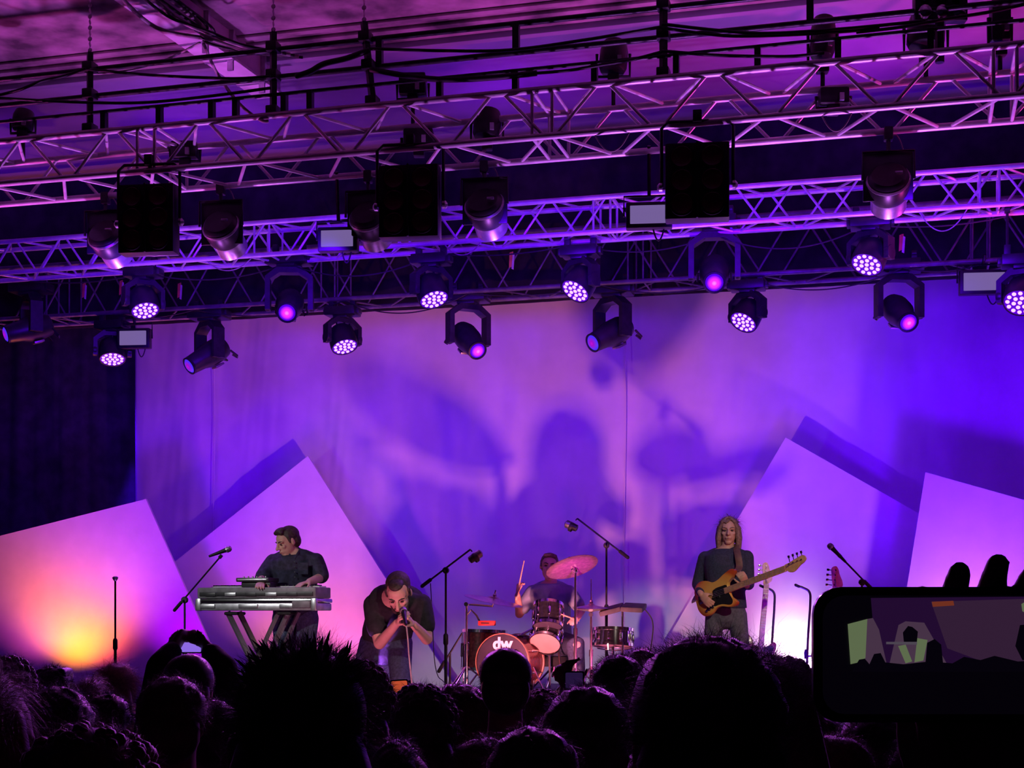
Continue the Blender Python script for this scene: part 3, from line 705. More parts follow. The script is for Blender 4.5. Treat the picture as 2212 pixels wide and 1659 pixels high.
def limb(mb, a, b, ra, rb, mid=None, seg=12):
    a, b = V(a), V(b); P = []; R = []
    for k in range(6):
        t = k/5; P.append(a.lerp(b, t)); r = ra+(rb-ra)*t
        if mid: r += mid*math.sin(PI*min(1, t*1.25)) if t < 0.8 else 0
        R.append(r)
    mb.tube(P, R, seg, rnd=True)
def hand_prims(mb, wrist, d, palm, thumb, curl=0.6, s=1.0, spread=0.10):
    "hand from the wrist along d; palm = the way the palm faces, thumb = side of the thumb; curl 0 flat .. 1.5 fist"
    d = V(d).normalized(); palm = V(palm); palm = (palm-d*palm.dot(d)).normalized(); sd = V(thumb); sd = (sd-d*sd.dot(d)-palm*sd.dot(palm)).normalized()
    w = V(wrist)
    mb.tube([w-d*0.03*s, w+d*0.01*s, w+d*0.05*s, w+d*0.088*s], [(0.026*s, 0.020*s), (0.028*s, 0.017*s), (0.039*s, 0.015*s), (0.040*s, 0.013*s)], 12, up=palm, rnd=True)
    for k, (o, L) in enumerate(((0.030, 0.072), (0.0105, 0.080), (-0.010, 0.074), (-0.029, 0.058))):
        p = w+d*0.085*s+sd*o*s; a = 0.15+curl*0.25; fd = (d+sd*(o*spread*30)).normalized() if spread else d
        pts = [p-fd*0.02*s, p]
        for q, frac in enumerate((0.46, 0.30, 0.24)):
            a2 = curl*(0.75+0.62*q); dd = fd*math.cos(a2)+palm*math.sin(a2); p = p+dd*(L*frac*s); pts.append(p)
        mb.tube(pts, [0.0098*s, 0.0098*s, 0.0092*s, 0.0085*s, 0.0072*s], 8, rnd=True)
    p = w+d*0.022*s+sd*0.026*s; pts = [p-sd*0.012*s]
    for L, a in ((0.040, 0.5), (0.030, 0.25), (0.024, -0.05+0.0*curl)):
        dd = (sd*math.sin(a+0.25)+d*math.cos(a+0.25)+palm*(0.25+curl*0.35)).normalized(); pts.append(p); p = p+dd*L*s
    pts.append(p); mb.tube(pts, [0.014*s, 0.0135*s, 0.0115*s, 0.0105*s, 0.0085*s], 8, rnd=True)
def torso_rings(mb, spine, g=0.0):
    "spine: list of (centre, half width, half depth, right vector)"
    L = []
    pts = [V(q[0]) for q in spine]
    ext = []
    for i, (c, hw, hd, rv) in enumerate(spine):
        t = (pts[min(i+1, len(pts)-1)]-pts[max(i-1, 0)]).normalized()
        r = V(rv); r = (r-t*r.dot(t)).normalized(); f = t.cross(r)
        ring = []
        for k in range(20):
            an = 2*PI*k/20; ca, sa = math.cos(an), math.sin(an)
            ring.append(V(c)+r*((hw+g)*math.copysign(abs(ca)**0.85, ca))+f*((hd+g)*math.copysign(abs(sa)**0.85, sa)))
        L.append(ring)
    mb.rings(L)

def traps(mb, neck, a, b, r):
    "slope from the neck down to both shoulders"
    for q in (a, b): mb.tube([V(neck)-UP*0.01, V(neck).lerp(V(q), 0.5)-UP*0.004, V(q)-UP*0.012], [r*0.95, r, r*0.98], 12, rnd=True)
def hair_strands(mb, c, M, radii, n, length, width, rng, zmin=-0.3, stand=0.4, clump=0.0, gravity=0.3, seg=3):
    "tapered locks growing off an ellipsoid; added to the hair mesh"
    c = V(c)
    for _ in range(n):
        while True:
            d = V((rng.gauss(0, 1), rng.gauss(0, 1), rng.gauss(0, 1))).normalized()
            if d.z > zmin: break
        p = V((d.x*radii[0], d.y*radii[1], d.z*radii[2]))*0.97; nrm = V((d.x/radii[0], d.y/radii[1], d.z/radii[2])).normalized()
        tan = V((rng.gauss(0, 1), rng.gauss(0, 1), rng.gauss(0, 0.6))); tan = (tan-nrm*tan.dot(nrm)).normalized()
        g = (nrm*stand+tan*(1-stand)*0.8+V((0, 0.15, 0))).normalized(); side = g.cross(nrm+V((0.01, 0.02, 0.03)))
        side = side.normalized() if side.length > 1e-4 else V((1, 0, 0))
        L = length*rng.uniform(0.5, 1.2); w = width*rng.uniform(0.7, 1.3); q = p.copy(); pts = []
        for k in range(seg+1):
            ww = w*(1-k/seg*0.92); pts.append((q-side*ww, q+side*ww))
            q = q+g*(L/seg); g = (g+V((rng.gauss(0, 0.18), rng.gauss(0, 0.18), -gravity/seg))).normalized()
        vs = []; fs = []
        for a, b in pts: vs += [c+M @ a, c+M @ b]
        for k in range(seg): fs.append((2*k, 2*k+1, 2*k+3, 2*k+2))
        mb.add(vs, fs)

class Person:
    def __init__(s, label, floor, cat='person', group=None, name='person'):
        s.t = thing(name, label, cat, floor, 0, group); s.body = MB()
    def skin(s, m, voxel=0.006, smooth=3):
        s.bo = link_world('body', remesh(s.body, voxel, smooth), m, s.t); return s.bo
    def cloth(s, name, mb, m, voxel=0.009, smooth=5, label=None):
        o = link_world(name, remesh(mb, voxel, smooth, name=name), m, s.t)
        if label: o['label'] = label
        return o
def shoe(p, name, ank, fd, m):
    ank = V(ank); fd = V(fd).normalized(); z0 = p.t.location.z
    a = V((ank.x, ank.y, z0+0.045))
    mb = MB(); sd = fd.cross(UP)
    mb.tube([a-fd*0.07, a-fd*0.02+UP*0.015, a+fd*0.07, a+fd*0.15-UP*0.01, a+fd*0.19-UP*0.015], [(0.036, 0.043), (0.042, 0.055), (0.046, 0.046), (0.043, 0.034), (0.032, 0.028)], 12, up=UP, rnd=True)
    p.cloth(name, mb, m, 0.01, 2)

def X(u, v, Y): return at(u, v, Y)
FEET = mat('dark_shoe', (0.03, 0.03, 0.035), 0.5)

# ------------------------------------------------------------------ the bass player
Yb = 12.69
J = lambda u, v, dy=0.0: at(u, v, Yb+dy)
fl = J(1568, 1560); fl.z = STAGE
bp = Person('person in navy sweater and dark trousers playing the butterscotch bass', fl)
Mh = frame(V((0.10, -1, -0.06))); hc = J(1574, 1147)
B = bp.body; head_prims(B, hc, Mh, 1.0)
B.tube([J(1574, 1162, 0.015), J(1572, 1178, 0.01), J(1570, 1196, 0.02)], [0.052, 0.054, 0.07], 14, rnd=True)
r_ = CR
torso = [(J(1568, 1324), 0.145, 0.09, r_), (J(1568, 1312), 0.16, 0.105, r_), (J(1568, 1280), 0.145, 0.10, r_), (J(1568, 1250), 0.155, 0.11, r_), (J(1568, 1222), 0.17, 0.115, r_), (J(1568, 1202), 0.165, 0.10, r_), (J(1568, 1190, 0.01), 0.10, 0.07, r_), (J(1570, 1184, 0.01), 0.06, 0.055, r_)]
torso_rings(B, torso); NB = V(torso[-2][0])
sR, eR, wR = J(1523, 1202), J(1507, 1262, 0.04), J(1515, 1284, -0.19)
sL, eL, wL = J(1613, 1200), J(1617, 1262, -0.02), J(1612, 1262, -0.26)
sR = sR-UP*0.015; sL = sL-UP*0.015; traps(B, NB, sR, sL, 0.048)
for s_, e_, w_ in ((sR, eR, wR), (sL, eL, wL)):
    limb(B, s_, e_, 0.050, 0.040); limb(B, e_, w_, 0.039, 0.027)
hand_prims(B, wR, J(1530, 1302, -0.24)-wR, J(1530, 1284, -0.05)-wR, CR*0.6+UP*0.6, 0.55, 0.95)
hand_prims(B, wL, J(1602, 1240, -0.36)-wL, CR*-0.3+V((0, 1, 0)), CR*-1+UP*0.2, 0.9, 0.95)
hips = (J(1545, 1328), J(1592, 1328)); knees = (J(1532, 1445, -0.03), J(1608, 1445, -0.03)); anks = (J(1527, 1545, 0.02), J(1614, 1545, 0.02))
for h_, k_, a_ in zip(hips, knees, anks): limb(B, h_, k_, 0.066, 0.052); limb(B, k_, a_, 0.055, 0.038)
bp.skin(SKIN2)
NAVY = mat('navy_knit', (0.022, 0.026, 0.06), 0.85, 0, 0.25, 60, 0.25); SLATE = mat('slate_twill', (0.085, 0.09, 0.12), 0.85, 0, 0.2, 50, 0.15)
m = MB(); torso_rings(m, [q for q in torso[1:7]], 0.020); traps(m, NB, sR, sL, 0.062)
m.tube([J(1568, 1300), J(1568, 1314)], [(0.172, 0.125), (0.178, 0.128)], 20, up=(0, 1, 0))
for s_, e_, w_ in ((sR, eR, wR), (sL, eL, wL)):
    w2 = e_.lerp(w_, 0.86); limb(m, s_, e_, 0.062, 0.052); m.tube([e_, e_.lerp(w_, 0.5), w2], [0.051, 0.045, 0.037], 12, rnd=True)
bp.cloth('sweater', m, NAVY)
m = MB(); m.tube([J(1568, 1306), J(1568, 1318), J(1568, 1326)], [(0.160, 0.115), (0.168, 0.118), (0.16, 0.11)], 20, up=(0, 1, 0), rnd=True)
for h_, k_, a_ in zip(hips, knees, anks): m.tube([h_, h_.lerp(k_, 0.5), k_, k_.lerp(a_, 0.5), a_-UP*0.02], [0.086, 0.072, 0.070, 0.072, 0.074], 16, rnd=True)
bp.cloth('trousers', m, SLATE)
for a_ in anks: shoe(bp, 'shoe', a_, (0.1, -1, 0), FEET)
BLOND = mat('light_brown_hair', (0.20, 0.12, 0.085), 0.6, 0, 0.35, 60, 0.3)
m = MB(); P = lambda x, y, z: hc+Mh @ V((x, y, z))
m.ell(P(0, 0.028, 0.046), (0.084, 0.096, 0.080), Mh); m.ell(P(0, 0.070, -0.03), (0.078, 0.055, 0.10), Mh)
for q in (-1, 1):
    m.tube([P(q*0.012, -0.052, 0.116), P(q*0.050, -0.060, 0.082), P(q*0.074, -0.038, 0.02), P(q*0.083, -0.028, -0.06), P(q*(0.088 if q < 0 else 0.078), -0.03, -0.140)], [(0.012, 0.012), (0.016, 0.014), (0.018, 0.020), (0.024, 0.026), (0.012, 0.014)], 10, rnd=True)
    m.tube([P(q*0.068, 0.04, 0.02), P(q*0.080, 0.03, -0.06), P(q*0.086, 0.03, -0.15)], [0.038, 0.038, 0.022], 10, rnd=True)
m.tube([P(-0.045, -0.058, 0.090), P(-0.02, -0.080, 0.070), P(0.004, -0.078, 0.090)], 0.011, 8, rnd=True)
hm = remesh(m, 0.007, 4, name='hair'); ho = link_world('hair', hm, BLOND, bp.t)
m = MB(); rg = random.Random(3); hair_strands(m, hc+Mh @ V((0, 0.035, 0.03)), Mh, (0.086, 0.092, 0.092), 420, 0.12, 0.0022, rg, -0.1, 0.08, 0, 1.6, 4)
part('loose_locks', m, BLOND, bp.t, True, True)
face_bits(bp.t, hc, Mh, 1.0, BLOND)

# ------------------------------------------------------------------ the keyboard player
Yk = 11.85
J = lambda u, v, dy=0.0: at(u, v, Yk+dy)
fl = J(635, 1555); fl.z = STAGE
kp = Person('person in dark short-sleeved shirt bending over the keyboards', fl); B = kp.body
Mh = frame(V((-0.72, -0.85, -0.45))); hc = J(621, 1171, -0.08); head_prims(B, hc, Mh, 1.03)
B.tube([J(628, 1182, -0.05), J(632, 1192, -0.03), J(636, 1205, 0)], [0.054, 0.057, 0.07], 14, rnd=True)
torso = [(J(638, 1335, 0.06), 0.165, 0.11, CR), (J(638, 1312, 0.06), 0.17, 0.12, CR), (J(637, 1285, 0.04), 0.165, 0.12, CR), (J(637, 1255, 0.02), 0.17, 0.125, CR), (J(637, 1225, 0), 0.185, 0.125, CR), (J(636, 1207, -0.01), 0.18, 0.11, CR), (J(635, 1195, -0.02), 0.11, 0.08, CR), (J(634, 1188, -0.02), 0.065, 0.06, CR)]
torso_rings(B, torso); NB = V(torso[-2][0])
sR, eR, wR = J(590, 1209, -0.02), J(566, 1252, -0.16), J(566, 1258, -0.38)
sL, eL, wL = J(683, 1207, -0.01), J(694, 1247, -0.05), J(668, 1257, -0.27)
sR = sR-UP*0.015; sL = sL-UP*0.015; traps(B, NB, sR, sL, 0.05)
for s_, e_, w_ in ((sR, eR, wR), (sL, eL, wL)): limb(B, s_, e_, 0.056, 0.046); limb(B, e_, w_, 0.044, 0.030)
hand_prims(B, wR, J(560, 1264, -0.52)-wR, -UP, CR, 0.35); hand_prims(B, wL, J(648, 1262, -0.36)-wL, -UP, CR*-0.4-V((0, 1, 0)), 0.4)
hips = (J(615, 1335, 0.06), J(661, 1335, 0.06)); knees = (J(617, 1445, 0.02), J(655, 1445, 0.03)); anks = (J(613, 1545, 0.08), J(652, 1545, 0.08))
for h_, k_, a_ in zip(hips, knees, anks): limb(B, h_, k_, 0.09, 0.06); limb(B, k_, a_, 0.058, 0.04)
kp.skin(SKIN)
INK = mat('dark_indigo_shirt', (0.020, 0.020, 0.05), 0.8, 0, 0.5, 26, 0.15); DENIM = mat('blue_denim', (0.07, 0.09, 0.17), 0.85, 0, 0.3, 70, 0.2)
m = MB(); torso_rings(m, torso[0:7], 0.026); traps(m, NB, sR, sL, 0.068)
for s_, e_ in ((sR, eR), (sL, eL)): m.tube([s_, s_.lerp(e_, 0.4), s_.lerp(e_, 0.88)], [0.068, 0.073, 0.074], 14, rnd=True)
sh = kp.cloth('shirt', m, INK)
m = MB()
for q in (-1, 1): m.tube([J(634+q*3, 1208, -0.125), J(634+q*10, 1198, -0.095), J(634+q*17, 1189, -0.03), J(634+q*12, 1185, 0.06)], [(0.006, 0.012), (0.010, 0.022), (0.010, 0.022), (0.008, 0.02)], 8, rnd=True)
kp.cloth('collar', m, INK, 0.005, 2)
for i in range(4):
    m = MB(); m.lathe([(0.006, 0), (0.006, 0.003), (0.002, 0.004)], J(636+i*0.3, 1214+i*11, -0.153), (0, -1, 0), 8); part('button', m, BODYG, kp.t, True)
m = MB(); m.box(J(655, 1228, -0.150), (0.09, 0.006, 0.10), ch=0.002); part('pocket', m, INK, kp.t, True)
m = MB(); m.tube([J(638, 1308, 0.06), J(638, 1335, 0.06), J(638, 1348, 0.06)], [(0.175, 0.13), (0.182, 0.132), (0.17, 0.12)], 20, up=(0, 1, 0), rnd=True)
for h_, k_, a_ in zip(hips, knees, anks): m.tube([h_, h_.lerp(k_, 0.5), k_, k_.lerp(a_, 0.5), a_-UP*0.02], [0.112, 0.098, 0.080, 0.072, 0.066], 16, rnd=True)
kp.cloth('jeans', m, DENIM)
for a_ in anks: shoe(kp, 'shoe', a_, (-0.3, -1, 0), FEET)
DARKH = mat('dark_brown_hair', (0.045, 0.028, 0.024), 0.6, 0, 0.4, 60, 0.3)
def short_hair(p, hc, Mh, s, m_, extra=(), recede=0.0):
    m = MB(); P = lambda x, y, z: hc+Mh @ (V((x, y, z))*s)
    m.ell(P(0, 0.032+recede, 0.050), [q*s for q in (0.083, 0.094, 0.080-recede*0.2)], Mh); m.ell(P(0, 0.060, 0.0), [q*s for q in (0.077, 0.06, 0.075)], Mh)
    if not recede: m.tube([P(-0.045, -0.052, 0.098), P(0, -0.062, 0.108), P(0.045, -0.052, 0.098)], 0.020*s, 10, rnd=True)
    else: m.ell(P(0.0, -0.018, 0.098), [q*s for q in (0.050, 0.058, 0.026)], Mh)
    for q in (-1, 1): m.tube([P(q*0.070, -0.008, 0.045), P(q*0.074, -0.012, 0.0)], [0.017*s, 0.010*s], 8, rnd=True)
    for e in extra: m.ell(P(*e[0]), [q*s for q in e[1]], Mh)
    o = link_world('hair', remesh(m, 0.006, 3, name='hair'), m_, p.t)
    return o
short_hair(kp, hc, Mh, 1.03, DARKH, [((0.01, -0.03, 0.115), (0.05, 0.05, 0.022))])
face_bits(kp.t, hc, Mh, 1.03, DARKH)

# ------------------------------------------------------------------ the singer, bent over the microphone
Ys = 10.58
J = lambda u, v, dy=0.0: at(u, v, Ys+dy)
fl = J(820, 1590, 0.25); fl.z = STAGE
sp = Person('person in black t-shirt and jeans bent forward singing into a hand-held microphone', fl); B = sp.body
face = V((0.22, -1, -0.98)); Mh = frame(face, V((0.10, -0.9, 0.8))); hc = J(861, 1283, -0.16); head_prims(B, hc, Mh, 1.17)
B.tube([J(860, 1288, -0.08), J(860, 1292, 0.0), J(858, 1302, 0.10)], [0.060, 0.064, 0.075], 14, rnd=True)
torso = [(J(834, 1384, 0.36), 0.17, 0.12, CR), (J(836, 1368, 0.35), 0.175, 0.125, CR), (J(842, 1345, 0.30), 0.175, 0.13, CR), (J(850, 1325, 0.22), 0.185, 0.135, CR), (J(856, 1308, 0.13), 0.20, 0.14, CR), (J(858, 1297, 0.05), 0.19, 0.12, CR), (J(859, 1292, 0.0), 0.12, 0.09, CR), (J(860, 1290, -0.03), 0.07, 0.065, CR)]
torso_rings(B, torso); NB = V(torso[-2][0])
sR, eR, wR = J(806, 1302, 0.05), J(820, 1390, -0.05), J(858, 1345, -0.30)
sL, eL, wL = J(911, 1300, 0.05), J(922, 1380, -0.02), J(893, 1349, -0.28)
sR = sR-UP*0.015; sL = sL-UP*0.015; traps(B, NB, sR, sL, 0.05)
for s_, e_, w_ in ((sR, eR, wR), (sL, eL, wL)): limb(B, s_, e_, 0.062, 0.046); limb(B, e_, w_, 0.046, 0.030)
mic_c = J(872, 1330, -0.36)
hand_prims(B, wR, J(868, 1326, -0.36)-wR, CR+V((0, -0.3, 0)), -CF+UP*0.2, 0.75, 1.0)
hand_prims(B, wL, J(878, 1328, -0.36)-wL, -CR+V((0, -0.3, 0)), -CF*1+UP*0.6, 0.8, 1.0)
hips = (J(806, 1388, 0.36), J(862, 1388, 0.36)); knees = (J(775, 1478, 0.14), J(866, 1480, 0.12)); anks = (J(755, 1572, 0.32), J(856, 1575, 0.32))
for h_, k_, a_ in zip(hips, knees, anks): limb(B, h_, k_, 0.085, 0.060); limb(B, k_, a_, 0.06, 0.042)
sp.skin(SKIN)
TEE = mat('black_tshirt', (0.012, 0.012, 0.016), 0.85, 0, 0.3, 30, 0.15); JEANS = mat('dark_jeans', (0.035, 0.045, 0.09), 0.85, 0, 0.3, 60, 0.2)
m = MB(); torso_rings(m, torso[0:7], 0.022); traps(m, NB, sR, sL, 0.074)
for s_, e_ in ((sR, eR), (sL, eL)): m.tube([s_, s_.lerp(e_, 0.35), s_.lerp(e_, 0.62)], [0.078, 0.082, 0.08], 14, rnd=True)
sp.cloth('t_shirt', m, TEE)
m = MB(); m.tube([J(836, 1366, 0.35), J(834, 1384, 0.36), J(833, 1398, 0.36)], [(0.182, 0.135), (0.19, 0.14), (0.17, 0.125)], 20, up=(0, 1, 0), rnd=True)
for h_, k_, a_ in zip(hips, knees, anks): m.tube([h_, h_.lerp(k_, 0.5), k_, k_.lerp(a_, 0.5), a_-UP*0.02], [0.108, 0.092, 0.078, 0.072, 0.066], 16, rnd=True)
sp.cloth('jeans', m, JEANS)
for a_ in anks: shoe(sp, 'shoe', a_, (0.0, -1, 0), FEET)
short_hair(sp, hc, Mh, 1.15, DARKH, recede=0.012)
m = MB(); P = lambda x, y, z: hc+Mh @ (V((x, y, z))*1.17)
m.tube([P(-0.055, -0.03, -0.055), P(-0.042, -0.062, -0.088), P(0, -0.085, -0.098), P(0.042, -0.062, -0.088), P(0.055, -0.03, -0.055)], [0.010, 0.016, 0.020, 0.016, 0.010], 8, rnd=True)
m.tube([P(-0.024, -0.090, -0.046), P(0, -0.099, -0.044), P(0.024, -0.090, -0.046)], 0.006, 8, rnd=True)
sp.cloth('beard', m, DARKH, 0.005, 2)
face_bits(sp.t, hc, Mh, 1.17, DARKH, True)
MICB = mat('mic_black', (0.015, 0.015, 0.018), 0.4, 0.3); MESHG = mat('mic_grille', (0.25, 0.25, 0.27), 0.45, 0.9, 0.4, 300)
def microphone(p, d, label, L=0.16):
    p, d = V(p), V(d).normalized(); t = thing('microphone', label, 'microphone', p)
    m = MB(); m.lathe([(0.010, -L), (0.012, -L*0.8), (0.018, -0.02), (0.020, -0.005), (0.02, 0.0)], (0, 0, 0), d, 14); part('handle', m, MICB, t)
    m = MB(); m.lathe([(0.02, 0.0), (0.026, 0.012), (0.026, 0.03), (0.018, 0.045), (0.004, 0.05)], (0, 0, 0), d, 16); part('grille', m, MESHG, t)
    m = MB(); m.lathe([(0.027, 0.004), (0.028, 0.009), (0.027, 0.014)], (0, 0, 0), d, 16); part('ring', m, STEEL, t)
    return t
microphone(J(872, 1322, -0.36), J(870, 1310, -0.30)-J(875, 1338, -0.42), 'black microphone clutched in both hands of the singer')
p0 = J(877, 1345, -0.40)
mb = MB(); mb.tube(catmull([p0, J(881, 1380, -0.40), J(886, 1440, -0.35), J(900, 1540, -0.2), at(930, 1592, Ys)], 8, False), 0.006, 8)
e = at(930, 1592, Ys)
o = link('microphone_cable', mb.mesh('mc', p0), CABLEG, None, p0, smooth=True); tag(o, 'pale cable running down from the microphone of the singer', 'cable')

# ------------------------------------------------------------------ the drummer
Yd = 13.5
J = lambda u, v, dy=0.0: at(u, v, Yd+dy)
fl = J(1192, 1500); fl.z = RISER
dp = Person('person in pale shirt drumming behind the kit, stick raised', fl); B = dp.body
Mh = frame(V((0.25, -1, -0.02)), V((0.12, 0, 1))); hc = J(1186, 1224, -0.05); head_prims(B, hc, Mh, 1.02)
B.tube([J(1189, 1240, -0.03), J(1190, 1252, 0), J(1190, 1268, 0.02)], [0.055, 0.056, 0.07], 14, rnd=True)
torso = [(J(1192, 1395, 0.05), 0.165, 0.12, CR), (J(1192, 1370, 0.05), 0.17, 0.125, CR), (J(1192, 1340, 0.04), 0.16, 0.12, CR), (J(1191, 1310, 0.03), 0.165, 0.125, CR), (J(1190, 1285, 0.01), 0.18, 0.12, CR), (J(1190, 1271, 0), 0.17, 0.10, CR), (J(1190, 1261, 0), 0.11, 0.08, CR), (J(1190, 1254, 0), 0.065, 0.06, CR)]
torso_rings(B, torso); NB = V(torso[-2][0])
sR, eR, wR = J(1150, 1275), J(1122, 1326, -0.02), J(1118, 1286, -0.20)
sL, eL, wL = J(1229, 1275), J(1256, 1318, -0.05), J(1248, 1334, -0.28)
sR = sR-UP*0.015; sL = sL-UP*0.015; traps(B, NB, sR, sL, 0.05)
for s_, e_, w_ in ((sR, eR, wR), (sL, eL, wL)): limb(B, s_, e_, 0.052, 0.042); limb(B, e_, w_, 0.041, 0.028)
hand_prims(B, wR, UP+CR*0.05, -CF*0.2+CR, CR-CF*0.8, 1.0); hand_prims(B, wL, J(1236, 1336, -0.42)-wL, -UP, -CR, 1.0)
hips = (J(1170, 1390, 0.0), J(1215, 1390, 0.0)); knees = (J(1148, 1392, -0.42), J(1243, 1392, -0.42)); anks = (J(1140, 1478, -0.36), J(1250, 1478, -0.36))
for h_, k_, a_ in zip(hips, knees, anks): limb(B, h_, k_, 0.09, 0.062); limb(B, k_, a_, 0.058, 0.04)
dp.skin(SKIN)
PALE = mat('pale_teal_tshirt', (0.26, 0.34, 0.40), 0.85, 0, 0.1, 20, 0.1)
m = MB(); torso_rings(m, torso[0:7], 0.020); traps(m, NB, sR, sL, 0.066)
for s_, e_ in ((sR, eR), (sL, eL)): m.tube([s_, s_.lerp(e_, 0.4), s_.lerp(e_, 0.7)], [0.066, 0.07, 0.068], 14, rnd=True)
dp.cloth('t_shirt', m, PALE)
m = MB(); m.tube([J(1192, 1375, 0.05), J(1192, 1398, 0.03)], [(0.18, 0.135), (0.18, 0.14)], 20, up=(0, 1, 0), rnd=True)
for h_, k_, a_ in zip(hips, knees, anks): m.tube([h_, h_.lerp(k_, 0.5), k_, k_.lerp(a_, 0.5), a_-UP*0.02], [0.112, 0.098, 0.088, 0.074, 0.064], 16, rnd=True)
dp.cloth('jeans', m, JEANS)
for a_ in anks: shoe(dp, 'shoe', a_, (0.0, -1, 0), FEET)
short_hair(dp, hc, Mh, 1.02, mat('fair_brown_hair', (0.13, 0.085, 0.06), 0.6, 0, 0.4, 60, 0.3), [])
face_bits(dp.t, hc, Mh, 1.02, DARKH)

# ================================================================== instruments and stands
# ------------------------------------------------------------------ bass guitars
def sunburst():
    m = bpy.data.materials.new('sunburst_lacquer'); m.use_nodes = True; nt = m.node_tree; b = nt.nodes['Principled BSDF']
    tc = nt.nodes.new('ShaderNodeTexCoord'); mp = nt.nodes.new('ShaderNodeMapping'); mp.inputs['Scale'].default_value = (1.0, 1.45, 0.2)
    ln = nt.nodes.new('ShaderNodeVectorMath'); ln.operation = 'LENGTH'; r = nt.nodes.new('ShaderNodeValToRGB')
    nt.links.new(tc.outputs['Object'], mp.inputs[0]); nt.links.new(mp.outputs[0], ln.inputs[0]); nt.links.new(ln.outputs['Value'], r.inputs[0])
    e = r.color_ramp.elements; e[0].position = 0.14; e[0].color = (0.80, 0.46, 0.10, 1); e[1].position = 0.27; e[1].color = (0.45, 0.07, 0.02, 1)
    k = e.new(0.225); k.color = (0.72, 0.32, 0.06, 1)
    nt.links.new(r.outputs[0], b.inputs['Base Color']); b.inputs['Roughness'].default_value = 0.22; b.inputs['Coat Weight'].default_value = 0.4
    return m
SUNB = sunburst(); MAPLE = mat('maple_neck', (0.62, 0.36, 0.17), 0.4, 0, 0.2, 30); GUARD = mat('black_pickguard', (0.015, 0.015, 0.018), 0.25)
ROSE = mat('rosewood', (0.11, 0.055, 0.035), 0.5, 0, 0.3, 30)
_fr = MB(); _fr.box((0, 0, 0), (0.003, 0.049, 0.002)); FRETM = _fr.mesh('fret'); FRETM.materials.append(STEEL)
OUT = [(-.25, 0), (-.24, .10), (-.18, .155), (-.10, .15), (-.03, .115), (.04, .12), (.12, .15), (.20, .168), (.238, .145), (.215, .10), (.15, .07), (.13, .03), (.13, -.03), (.14, -.07), (.17, -.10), (.19, -.13), (.165, -.155), (.10, -.15), (.02, -.12), (-.05, -.12), (-.12, -.155), (-.19, -.15), (-.24, -.09)]
def bass(label, org, xdir, ydir, body_m, board_m, scale=1.0):
    "local x runs from the body to the headstock, y across, z out of the front"
    x = V(xdir).normalized(); y = V(ydir); y = (y-x*y.dot(x)).normalized(); z = x.cross(y)
    t = thing('bass_guitar', label, 'bass guitar', org); t.rotation_euler = Matrix((x, y, z)).transposed().to_euler(); t.scale = (scale,)*3
    o2 = catmull([(a, b, 0) for a, b in OUT], 4)
    c = V((-0.02, 0, 0))
    m = MB(); L = []
    for zz, k in ((-0.02, 0.95), (-0.015, 0.985), (0.015, 0.985), (0.02, 0.95)): L.append([c+(p-c)*k+V((0, 0, zz)) for p in o2])
    m.rings(L); part('body', m, body_m, t)
    g = catmull([(-.06, -.02, 0), (-.02, .045, 0), (.08, .05, 0), (.12, .04, 0), (.13, -.035, 0), (.15, -.10, 0), (.12, -.13, 0), (.03, -.10, 0), (-.06, -.10, 0), (-.13, -.12, 0), (-.14, -.09, 0)], 4)
    m = MB(); m.prism([p+V((0, 0, 0.0205)) for p in g], (0, 0, 0.003)); part('pickguard', m, GUARD, t)
    m = MB(); m.box((0.42, 0, 0.015), (0.66, 0.052, 0.022), ch=0.005); part('neck', m, MAPLE, t)
    m = MB(); m.box((0.42, 0, 0.029), (0.66, 0.05, 0.006)); fb = part('fingerboard', m, board_m, t)
    for i in range(12): link('fret', FRETM, None, fb, (0.75-0.86*(1-2**(-(i+1)/12)), 0, 0.0325))
    hs = catmull([(.745, .026, 0), (.80, .035, 0), (.88, .050, 0), (.945, .055, 0), (.965, .02, 0), (.935, -.005, 0), (.90, -.015, 0), (.84, -.045, 0), (.80, -.05, 0), (.765, -.028, 0)], 4)
    m = MB(); m.prism([p+V((0, 0, 0.008)) for p in hs], (0, 0, 0.014)); part('headstock', m, MAPLE, t)
    for i in range(4):
        m = MB(); m.tube([(0.80+i*0.043, 0.04, 0.015), (0.80+i*0.043, 0.075, 0.012)], 0.004, 6); m.box((0.80+i*0.043, 0.085, 0.012), (0.020, 0.022, 0.005), ch=0.002); m.lathe([(0.007, 0.02), (0.006, 0.035)], (0.80+i*0.043, 0.022, 0), (0, 0, 1), 8); part('tuning_peg', m, CHROME, t)
    for i in range(4):
        m = MB(); m.tube([(-0.17, -0.021+i*0.014, 0.036), (0.75, -0.016+i*0.0105, 0.037), (0.80+i*0.043, 0.02, 0.033)], 0.0014, 5); part('string', m, STEEL, t)
    m = MB(); m.box((-0.175, 0, 0.027), (0.05, 0.08, 0.014), ch=0.003); part('bridge', m, CHROME, t)
    for dx, dy in ((0.0, 0.016), (0.025, -0.016)):
        m = MB(); m.box((-0.01+dx, dy, 0.029), (0.032, 0.052, 0.012), ch=0.004); part('pickup', m, GUARD, t)
    for dx, dy in ((-0.10, -0.105), (-0.135, -0.113), (-0.065, -0.098)):
        m = MB(); m.lathe([(0.013, 0), (0.012, 0.014), (0.004, 0.016)], (dx, dy, 0.023), (0, 0, 1), 12); part('knob', m, CHROME, t)
    return t
borg = at(1552, 1283, Yb-0.22); bx_ = at(1716, 1222, Yb-0.62)-borg
b1 = bass('butterscotch sunburst bass with black pickguard held by the bass player', borg, bx_, UP, SUNB, MAPLE, 0.97)
STRAPM = mat('brown_leather', (0.14, 0.07, 0.06), 0.6, 0, 0.2, 30)
J = lambda u, v, dy=0.0: at(u, v, Yb+dy)
